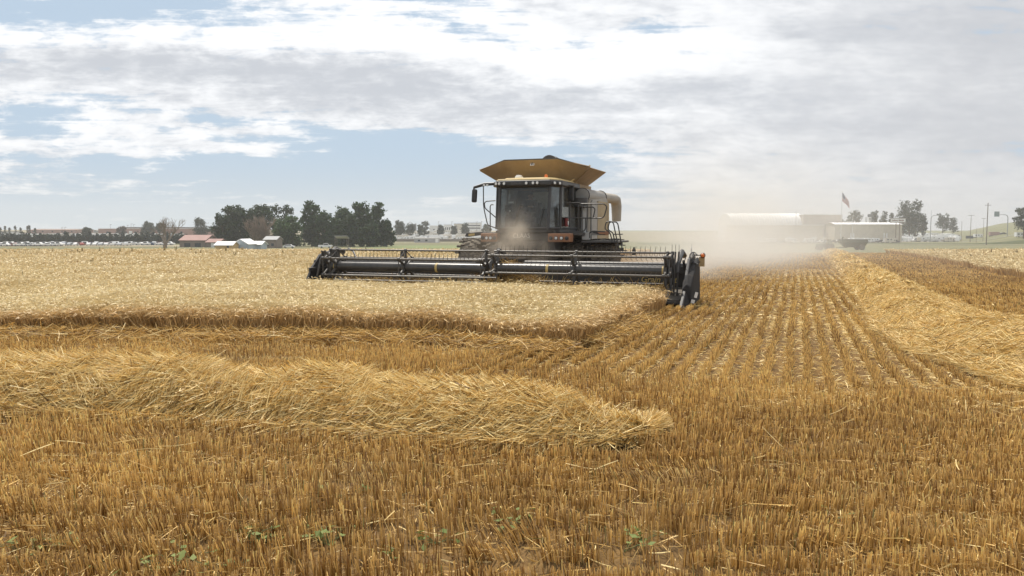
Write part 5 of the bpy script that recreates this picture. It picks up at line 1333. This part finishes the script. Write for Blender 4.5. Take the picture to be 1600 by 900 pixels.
# vehicles along the front of the sheds
P3 = [(carbody('pickup_truck', M_VW, 'truck'), 'white pickup truck parked along the front of the beige sheds', 'pickup truck', 'vehicles in front of the beige sheds'),
      (carbody('car', M_VS), 'silver car parked along the front of the beige sheds', 'car', 'vehicles in front of the beige sheds'),
      (camper('travel_trailer', M_VW, 6.5, 2.9), 'white trailer standing along the front of the beige sheds', 'travel trailer', 'vehicles in front of the beige sheds'),
      (carbody('pickup_truck', M_VD, 'truck'), 'dark pickup truck parked along the front of the beige sheds', 'pickup truck', 'vehicles in front of the beige sheds'),
      (motorhome('motorhome', M_VB), 'beige motorhome parked along the front of the beige sheds', 'motorhome', 'vehicles in front of the beige sheds')]
sp = [(1195, 478, .1, 0), (1206, 480, .2, 2), (1216, 478, 0, 1), (1226, 481, .1, 3), (1236, 478, 3.1, 2), (1242, 476, .1, 0), (1259, 480, .2, 1), (1266, 478, 0, 2), (1276, 480, .2, 3), (1283, 478, .1, 0), (1290, 482, .9, 4),
      (1303, 482, 0, 3), (1309, 484, .1, 0), (1315, 482, 0, 3), (1320, 484, 0, 1), (1334, 490, .1, 2), (1342, 488, 0, 2), (1350, 490, .1, 2), (1358, 488, .1, 2), (1366, 490, 0, 2), (1376, 486, 0, 3), (1384, 486, .1, 0), (1392, 484, .1, 4), (1399, 484, 0, 3), (1170, 482, 0, 0), (1150, 486, .1, 2)]
fleet(P3, sp)
# cars in the long rows beyond the crop on the left
P4 = [(carbody('car', M_VW), 'white car in the long rows parked before the conifers', 'car', 'cars parked before the conifers'),
      (carbody('car', M_VS), 'silver car in the long rows parked before the conifers', 'car', 'cars parked before the conifers'),
      (carbody('pickup_truck', M_VW, 'truck'), 'white pickup in the long rows parked before the conifers', 'pickup truck', 'cars parked before the conifers'),
      (carbody('car', M_VBL), 'dark blue car in the long rows parked before the conifers', 'car', 'cars parked before the conifers'),
      (carbody('car', M_VR), 'dull red car in the long rows parked before the conifers', 'car', 'cars parked before the conifers')]
sp = []
for row, (Y, pa, pb) in enumerate(((352, -8, 95), (366, 60, 205), (380, -8, 270), (394, 90, 262))):
    px = pa
    while px < pb: sp.append((px, Y+rv.uniform(-1.5, 1.5), 1.57+rv.uniform(-.15, .15) if row % 2 else rv.uniform(-.1, .1), rv.choice((0, 0, 0, 0, 1, 1, 2, 2, 3, 4)))); px += 7.2+rv.uniform(-.5, 1.5) if row % 2 == 0 else 15.5 if False else 9.0+rv.uniform(-.5, 3)
fleet(P4, sp, dz=.1)
P5 = [(camper('travel_trailer', M_VW), 'white trailer in the row beyond the conifers', 'travel trailer', 'trailers beyond the conifers'),
      (camper('travel_trailer', M_VB, 6.8, 3.0), 'beige trailer in the row beyond the conifers', 'travel trailer', 'trailers beyond the conifers'),
      (motorhome('motorhome', M_VW), 'white motorhome in the row beyond the conifers', 'motorhome', 'trailers beyond the conifers')]
fleet(P5, [(x, 640+rv.uniform(-6, 6), rv.choice((0.1, .3, 1.4, 3.0)), rv.choice((0, 0, 1, 2))) for x in (5, 32, 47, 54, 66, 76, 83, 92, 100, 108, 117, 127, 137, 146, 155, 163, 171, 180, 188, 199, 210, 223, 236, 248, 258, 268, 280, 335)])
# single vehicles
o = carbody('utility_vehicle', M_VW, 'truck'); tag(o, 'small white open vehicle parked under the windbreak trees', 'utility vehicle'); place_v(o, 508, 296, .2)
o = carbody('car', M_VW); tag(o, 'white car parked under the bright green tree by the dead tree', 'car'); place_v(o, 451, 300, .1)
for px, Y, col, lab, rz, kd in ((1529, 640, M_VW, 'white van travelling on the motorway bank', 0, 'm'), (1521, 650, M_VD, 'dark car on the motorway bank behind the thin pole', 0, 'c'), (1596, 480, M_VW, 'white lorry at the foot of the loose green tree on the bank', 0, 'm'), (1568, 600, M_VD, 'dark car on the motorway bank beside the sign post', 0, 'c')):
    o = (motorhome if kd == 'm' else carbody)({'m': 'van', 'c': 'car'}[kd], col); tag(o, lab, {'m': 'van', 'c': 'car'}[kd]); place_v(o, px, Y, rz, .2)
r, w, z = place('semi_truck', 1546, 1566, 620, 'long lorry with a dull red and beige trailer on the motorway bank', 'lorry')
MB().span((-w/2, -1.25, 1.1), (w/2-2.6, 1.25, 3.9)).build('trailer_box', prin('dull_pink', (.38, .24, .22), .6), r)
MB().prism([(w/2-2.4, .6), (w/2, .6), (w/2, 1.6), (w/2-.5, 2.9), (w/2-2.4, 3.1)], -1.2, 1.2, axis='y').build('cab', M_VD, r)
for x in (-w/2+1, -w/2+2.1, w/2-3.2, w/2-.9): MB().lathe([(.5, -1.25), (.5, 1.25)], c=(x, 0, .5), axis='y', n=12).build('wheel', M_VD, r)

# ------------------------------------------------------------------ poles, signs, flag
M_POLE = prin('pole_wood', (.16, .13, .11), .9); M_STEEL = prin('grey_steel', (.34, .35, .36), .5)
def pole(px, top, Y, label, arms=(), r=.16, mat=None, name='utility_pole', cat='utility pole', group=None, lamp=0):
    x, y, z = gpt(px, Y); h = zat(top, Y)-z; o = empty(name, (x, y, z)); tag(o, label, cat, group)
    MB().tube([(0, 0, -.5), (0, 0, h)], [r*1.2, r*.8], 7).build('post', mat or M_POLE, o)
    for (dz, w) in arms: MB().span((-w/2, -.1, h-dz-.1), (w/2, .1, h-dz+.1)).build('crossarm', mat or M_POLE, o)
    if lamp: MB().span((-.2, -.3, h-.1), (lamp, .3, h+.15)).build('lamp_head', mat or M_POLE, o)
    return o
pole(1542, 317, 400, 'tall wooden utility pole with one crossarm standing below the motorway bank', [(1.2, 3.2)], r=.22)
pole(1516.5, 336, 520, 'shorter wooden utility pole with a wide crossarm left of the tall one', [(.3, 4.4)], r=.16)
pole(1526, 356, 480, 'thin fence-like pole between two utility poles', r=.10); pole(1536.5, 341, 500, 'thin utility pole with a crossarm just left of the tall one', [(.2, 2.8)], r=.10)
pole(1502.5, 346, 560, 'short pole at the motorway end of the camper lot', r=.12)
pole(1243.3, 329.5, 470, 'single dark mast in front of the white hoop building', r=.14, mat=M_STEEL, name='mast', cat='mast')
pole(1454, 328, 560, 'thin mast behind the curved sign arm', r=.12, mat=M_STEEL, name='mast', cat='mast')
pole(1332, 337, 500, 'white lamp post in front of the rounded dark tree', r=.13, mat=M_WROOF, name='lamp_post', cat='lamp post', lamp=.5)
pole(1345, 339, 540, 'second white lamp post left of the silo', r=.12, mat=M_WROOF, name='lamp_post', cat='lamp post')
for i, px in enumerate((649, 685, 706, 745, 752, 640)): pole(px, (349, 346.5, 346.5, 346.5, 346, 347)[i], 660, ('dark lamp post over the flat-roofed building', 'lamp post above the white unit', 'lamp post between the pale buildings', 'lamp post right of the dark round tree', 'lamp post beside the white two-storey building', 'lamp post nearest the windbreak in the camper lot')[i], r=.12, name='lamp_post', cat='lamp post', lamp=.9 if i % 2 else -.9 if False else .9)
for i, (px, top) in enumerate(((172.5, 351), (199, 352), (205, 350), (209, 351), (97, 355), (101.5, 355))): pole(px, top, 690, ('lamp post at the near corner of the long brick building', 'lamp post over the reddish brown tree', 'thin mast over the long brick building', 'lamp post by the narrow upper roof', 'first twin lamp over the brown-red shed', 'second twin lamp over the brown-red shed')[i], r=.13, name='lamp_post', cat='lamp post', lamp=1.3)
for i, px in enumerate((24.5, 43.2, 46.5)): pole(px, 352, 560, ('thin pole among the poplars, the outermost', 'thin pole near the tiny red building', 'thin pole just past the tiny red building')[i], r=.09)
def gantry(pxp, pxe, top, Y, label, sign=None):
    x, y, z = gpt(pxp, Y); h = zat(top, Y)-z; dx = at(pxe, Y)-x; o = empty('sign_gantry', (x, y, z)); tag(o, label, 'sign gantry'); s = 1 if dx > 0 else -1
    pts = [(0, 0, -.5), (0, 0, h-2.2), (s*.5, 0, h-.9), (s*1.5, 0, h-.2), (s*3, 0, h), (dx, 0, h)]
    MB().tube(pts, [.3, .28, .26, .24, .2, .15], 8).build('curved_arm', M_STEEL, o, smooth=True)
    if sign:
        a, b, t, u = sign; x0, x1 = at(a, Y)-x, at(b, Y)-x; MB().span((x0, -.35, zat(u, Y)-z), (x1, -.22, zat(t, Y)-z)).build('sign_panel', prin('sign_back', (.19, .25, .26), .5), o, bevel=.02)
    return o
gantry(1454, 1478, 336.5, 540, 'curved steel gantry arm reaching over the road beside the camper lot')
gantry(1574, 1556, 335.3, 540, 'curved gantry carrying a square blue-grey sign over the motorway', (1552, 1560, 330.5, 338.5))
o, w, z = place('sign_board', 1509.5, 1521, 600, 'dark rectangular sign on the motorway bank behind the short utility pole', 'sign')
MB().span((-w/2, -.1, 1.4), (w/2, .1, 3.6)).build('board', M_DROOF, o); 
for x in (-w/3, w/3): MB().span((x-.1, .1, -.5), (x+.1, .25, 3.4)).build('post', M_STEEL, o)

def flag():
    Y = 470; px = 1314; x, y, z = gpt(px, Y); h = zat(300, Y)-z; o = empty('flagpole', (x, y, z)); tag(o, 'tall white flagpole beside the rounded dark tree', 'flagpole')
    MB().tube([(0, 0, -.5), (0, 0, h)], [.22, .10], 8).build('post', M_WROOF, o); MB().lathe([(.02, -.2), (.2, 0), (.02, .2)], c=(0, 0, h+.15), axis='z', n=10).build('finial', M_GOLD, o)
    # banner hanging and blowing: hoist down the pole, fly end swung out to the right
    L, H = 9.2, 5.2; nu, nv = 60, 39
    m = MB(); vs = []
    for i in range(nu+1):
        s = i/nu
        for j in range(nv+1):
            t = j/nv
            X = .15 + L*s*.44 + .10*math.sin(9*s+t*2) + .35*t*s
            Z = h-.1 - H*t*(1-.35*s) - L*s*.70 ; Yv = .55*math.sin(7.5*s+1.6*t)*s**.5 - L*s*.12
            vs.append((X, Yv, Z))
    fs, mi = [], []
    for i in range(nu):
        for j in range(nv):
            fs.append((i*(nv+1)+j, i*(nv+1)+j+1, (i+1)*(nv+1)+j+1, (i+1)*(nv+1)+j)); can = i < nu*.4 and j < 21
            if can:
                # rows of stars
                u, v = i/(nu*.4), j/21; ci, cj = u*11, v*9
                star = (abs((ci % 1)-.5) < .27 and abs((cj % 1)-.5) < .27 and (int(ci)+int(cj)) % 2 == 0); mi.append(2 if star else 1)
            else: mi.append(0 if (j//3) % 2 == 0 else 2)
    m.v = vs; m.f = fs; m.m = mi
    f = m.build('flag', [prin('flag_red', (.42, .04, .05), .8, var=.04), prin('flag_blue', (.035, .05, .14), .8, var=.04), prin('flag_white', (.78, .78, .78), .8, var=.03)], None, smooth=True)
    f.location = o.location; tag(f, 'stars and stripes flag drooping from the tall white flagpole', 'flag')
flag()

# ------------------------------------------------------------------ tractor and grain cart at the end of the field
M_GRN = prin('green_paint', (.022, .045, .020), .45, dust=.35, scale=2); M_YW = prin('rim_yellow', (.55, .42, .08), .5, dust=.3, scale=3)
def tractor():
    Y = 222; x, y, z = gpt(1292, Y); o = empty('tractor', (x, y, z), math.pi+.12); tag(o, 'dusty green tractor with yellow wheels at the far end of the windrow', 'tractor')
    # forward is +x in its own space
    MB().prism([(.3, 1.0), (2.9, 1.0), (3.1, 1.3), (3.0, 1.8), (.3, 2.05)], -.45, .45, axis='y').build('bonnet', M_GRN, o, bevel=.06)
    MB().span((-1.0, -.4, .8), (2.6, .4, 1.1)).build('chassis', M_DARK, o)
    c = MB().prism([(-1.1, 1.3), (.4, 1.3), (.35, 2.2), (.15, 2.95), (-1.0, 2.95)], -.72, .72, axis='y'); c.build('cab', M_GLASS, o, bevel=.04)
    MB().span((-1.2, -.8, 2.95), (.3, .8, 3.12)).build('cab_roof', M_GRN, o, bevel=.05)
    fr = MB()
    for (a, b) in ((-1.08, -1.0), (.38, .15)):
        for s in (-.7, .7): fr.tube([(a, s, 1.3), (b, s, 2.95)], .05, 6)
    fr.build('cab_frame', M_GRN, o)
    MB().tube([(.9, .3, 2.0), (.9, .3, 3.0)], .06, 8).build('exhaust_pipe', M_DARK, o)
    for (wx, rr, ww) in ((-.9, .95, .6), (2.2, .70, .45)):
        for s in (-1, 1):
            t = make_wheel('wheel', 0, 0, rr, ww, 16, rr*.6, M_YW, o); t.rotation_euler.z = math.pi/2; t.location = (wx, s*(.45+ww), rr)
tractor()
def cart():
    Y = 226; x, y, z = gpt(1334, Y); o = empty('grain_cart', (x, y, z), math.pi+.05); tag(o, 'dark green grain cart hitched behind the tractor', 'grain cart')
    m = MB(); top = [(-3.6, -1.7), (3.6, -1.7), (3.6, 1.7), (-3.6, 1.7)]; bot = [(-3.1, -.7), (2.7, -.7), (2.7, .7), (-3.1, .7)]
    m.addp([(a, b, 3.1) for a, b in top]+[(a, b, 2.3) for a, b in top]+[(a, b, .95) for a, b in bot], [(0, 1, 2, 3)]+[(k, (k+1) % 4, 4+(k+1) % 4, 4+k) for k in range(4)]+[(4+k, 4+(k+1) % 4, 8+(k+1) % 4, 8+k) for k in range(4)]+[(8, 9, 10, 11)])
    m.build('hopper', M_GRN, o, bevel=.04); MB().span((-3.7, -1.8, 3.1), (3.7, 1.8, 3.22)).build('tarp_cover', M_DARK, o, bevel=.03)
    MB().span((-2.5, -1.0, .85), (1.8, 1.0, 1.05)).span((1.8, -.12, .7), (5.2, .12, .9)).build('frame', M_DARK, o)
    MB().tube([(3.0, .9, .9), (4.1, 1.5, 3.4), (3.9, 1.6, 3.9)], .22, 12).build('unloading_auger', M_GRN, o, smooth=True)
    MB().span((-1.5, -1.72, 2.45), (1.5, -1.705, 2.6)).build('white_stripe', M_WROOF, o)
    for s in (-1, 1):
        t = make_wheel('wheel', 0, 0, .85, .7, 16, .5, M_YW, o); t.rotation_euler.z = math.pi/2; t.location = (-1.9, s*1.4, .85)
cart()

# ------------------------------------------------------------------ weeds
M_GLEAF = leaf_mat('green_leaf', .3)
def bindweed(x, y, seed, n, label):
    r = np.random.default_rng(seed); root = empty('bindweed_plant', (x, y, float(gz(x, y)))); tag(root, label, 'plant', 'green weeds in the stubble')
    st = MB(); V, F, c = [], [], []
    for i in range(int(n*.4)):
        a = r.uniform(0, 2*math.pi); l = .03+.16*r.random(); px, py, pz = math.cos(a)*l, math.sin(a)*l*.7, .03+.07*r.random()
        st.tube([(0, 0, 0), (px*.6, py*.6, pz*.8), (px, py, pz)], .0022, 4)
        s = .017+.014*r.random(); u = r.uniform(0, 6.28); d = np.array([math.cos(u), math.sin(u), r.normal(0, .25)]); e = np.array([-d[1], d[0], r.normal(0, .3)])
        o_ = np.array([px, py, pz]); q = [o_, o_+d*s*.9+e*s*.8, o_+d*s*2.2+np.array([0, 0, .004]), o_+d*s*.9-e*s*.8]
        b = len(V)*1; V += [tuple(k) for k in q]; F.append((b, b+1, b+2, b+3)); t = r.random(); c += [(.16+.10*t, .21+.09*t, .05+.04*t)]*4
    st.build('stem', prin('green_stem', (.16, .20, .08), .8), root)
    o = np_mesh('leaves', np.array(V), np.array(F), M_GLEAF, np.array(c)); o.parent = root
def gnd(px, py):
    d = ray(px, py); X, Y = 0, 5.0
    for _ in range(30): Y = (float(gz(X, Y))+.03-CAM_H)/d[2]*d[1]; X = d[0]/d[1]*Y
    return X, Y
for i, (px, py, n, lab) in enumerate(((45, 857, 22, 'pale green weed low in the stubble near the picture corner'), (75, 852, 26, 'weed with round grey-green leaves beside the corner weed'),
    (270, 884, 30, 'largest green weed, growing under crossed straws'), (297, 868, 12, 'weed with one large leaf just above the largest weed'), (338, 893, 16, 'grey-green weed right of the largest weed'), (188, 893, 10, 'small weed left of the largest weed'),
    (412, 840, 30, 'leafy weed beside the bare patch of soil'), (388, 842, 12, 'small weed left of the leafy one by the bare patch'), (510, 845, 30, 'grassy bright weed at the edge of the bare patch'), (500, 838, 16, 'weed touching the grassy bright one'),
    (543, 775, 16, 'sparse weed in the stubble before the windrow'), (800, 808, 20, 'weed with three pale leaves in the middle of the stubble'), (780, 826, 14, 'small weed left of the three pale leaves'), (820, 826, 10, 'single-leaf weed right of the three pale leaves'),
    (683, 842, 22, 'spreading weed between two tufts of stubble'), (1003, 838, 26, 'weed in a hollow among the thick tufts'), (975, 855, 14, 'upright small weed left of the hollow'), (610, 868, 10, 'tiny weed with a white straw beside it'), (1295, 812, 14, 'small weed in the open patch among the tufts'))):
    bindweed(*gnd(px, py), 500+i, n, lab)
def tall_weed(px, Y, h, seed, label, dark):
    r = np.random.default_rng(seed); x, y, z = gpt(px, Y); n = 6; P = np.zeros((n, 4, 3))
    a = r.uniform(0, 6.28, n); s = .03+.10*r.random(n)
    for k in range(4):
        t = k/3; P[:, k] = np.stack([np.cos(a)*s*t**1.3, np.sin(a)*s*t**1.3, h*(.6+.4*r.random(n))*t], 1) if k else 0
    P[:, 0, :2] = r.normal(0, .04, (n, 2)); sc = Y/30
    V, F = strands(P, np.full((n, 4), .009*sc)*np.array([[1, 1, 1.6, 1.2]]), r, 2)
    col = np.tile([(.27, .205, .10) if dark else (.38, .28, .13)], (n, 1))*(.7+.5*r.random((n, 1)))
    o = np_mesh('tall_weed', V, F, M_STRAW, percol(col, 4, 2)); o.location = (x, y, z); tag(o, label, 'plant', 'tall weeds standing above the crop')
for i, (px, Y, h, d) in enumerate(((33, 26, .74, 1), (8, 62, .8, 1), (22, 58, .8, 1), (60, 66, .75, 1), (76, 66, .7, 1), (103, 48, .75, 1), (110, 60, .8, 1), (81, 62, .8, 1), (122, 60, .85, 1), (127, 64, .8, 1), (142, 40, .72, 1), (155, 63, .85, 1), (186, 64, .8, 1), (194, 52, .7, 1), (206, 66, .8, 1), (219, 57, .7, 1),
    (256, 65, .95, 1), (274, 66, .95, 1), (258, 45, .65, 0), (298, 66, .8, 1), (306, 55, .8, 1), (312, 56, .8, 0), (329, 54, .75, 1), (352, 64, .9, 1), (366, 52, .8, 1), (377, 66, .8, 1), (425, 58, .7, 1), (440, 56, .75, 1), (457, 58, .75, 1), (483, 30, .85, 0), (430, 32, .8, 0), (520, 68, .9, 1), (572, 70, .8, 1),
    (1478, 55, .75, 0), (1497, 58, .75, 0), (1520, 50, .7, 0), (1460, 66, .75, 1), (1550, 62, .8, 1), (1572, 45, .7, 0), (1590, 60, .75, 1))):
    nm = ('dark branching weed alone in the crop near the picture edge' if i == 0 else
          ('brown weed tuft rising above the crop beyond the right-hand windrow' if px > 1000 else 'thin dark weed tuft rising above the far part of the pale crop'))
    tall_weed(px, Y, h, 900+i, nm, d)

# ------------------------------------------------------------------ dust and haze
def vol_mat(name, col, dens_fn, aniso=.3):
    m = smat(name); nt = m.node_tree; nt.nodes.clear(); g = G(nt); out = g.n('ShaderNodeOutputMaterial')
    v = g.n('ShaderNodeVolumePrincipled'); v.inputs['Color'].default_value = (*col, 1); v.inputs['Anisotropy'].default_value = aniso
    d = dens_fn(g); g.put(v.inputs['Density'], d); nt.links.new(v.outputs[0], out.inputs['Volume']); return m
def dust_plume():
    # trailing cloud behind the machine, in the machine's own axes
    lo, hi = Vector((0.0, 3.0, .02)), Vector((27, 62, 12))
    def dens(g):
        tc = g.n('ShaderNodeTexCoord').outputs['Object']; x, y, z = g.sep(tc)
        n = g.noise(g.vec(g.mul(x, .22), g.mul(y, .13), g.mul(z, .28)), 1.0, 5.0, .6)
        zt = g.add(1.5, g.mul(y, .035))
        f = g.mul(g.m('POWER', 2.718, g.mul(g.div(z, zt), -1.0)), g.smooth(z, 9.3, 4.0))
        thin = g.mul(g.m('POWER', 2.718, g.mul(g.div(z, 4.5), -1.0)), g.smooth(z, 11.9, 5.0), .14)
        ctr = g.add(3.6, g.mul(y, .03)); wd = g.add(2.4, g.mul(y, .05))
        q = g.div(g.sub(x, ctr), wd); lat = g.m('POWER', 2.718, g.mul(q, q, -1.0))
        q2 = g.div(g.sub(x, 7.0), 8.0); lat2 = g.m('POWER', 2.718, g.mul(q2, q2, -1.0))
        f = g.mul(g.add(g.mul(f, lat), g.mul(thin, lat2)), g.smooth(x, 0.1, 2.6), g.smooth(x, 26.5, 15.), g.smooth(y, 3.2, 8.0), g.smooth(y, 60., 30.))
        return g.mul(f, g.smooth(n, .25, .70), .19)
    m = vol_mat('dust_air', (.84, .83, .79), dens)
    o = MB().span(lo, hi).build('dust_cloud', m); o.location = comb.location; o.rotation_euler = comb.rotation_euler
    tag(o, 'pale brown dust drifting behind the combine over the cut rows', 'dust', kind='stuff')
    def dens2(g):
        tc = g.n('ShaderNodeTexCoord').outputs['Object']; x, y, z = g.sep(tc)
        n = g.noise(g.vec(g.mul(x, 1.6), g.mul(y, 1.2), g.mul(z, 1.6)), 1.0, 6.0, .65)
        a = g.blob(x, z, .15, 1.25, .95, .60); b = g.blob(x, z, .22, 1.85, .34, .55)
        return g.mul(g.add(a, g.mul(b, .8)), g.smooth(n, .30, .75), g.smooth(y, -3.7, -3.0), g.smooth(y, -1.22, -1.6), g.smooth(z, .62, .95), 1.15)
    o = MB().span((-1.8, -3.75, .6), (1.4, -1.2, 3.0)).build('dust_cloud', vol_mat('feeder_dust_air', (.80, .71, .59), dens2))
    o.location = comb.location; o.rotation_euler = comb.rotation_euler; tag(o, 'brown dust puffing up between header and cab', 'dust', kind='stuff')
dust_plume()
def haze():
    m = vol_mat('haze_air', (.92, .93, .95), lambda g: .00022, .2)
    o = MB().span((-1100, -30, -16), (1250, 1250, 40)).build('haze', m); tag(o, kind='stuff'); return o
haze()
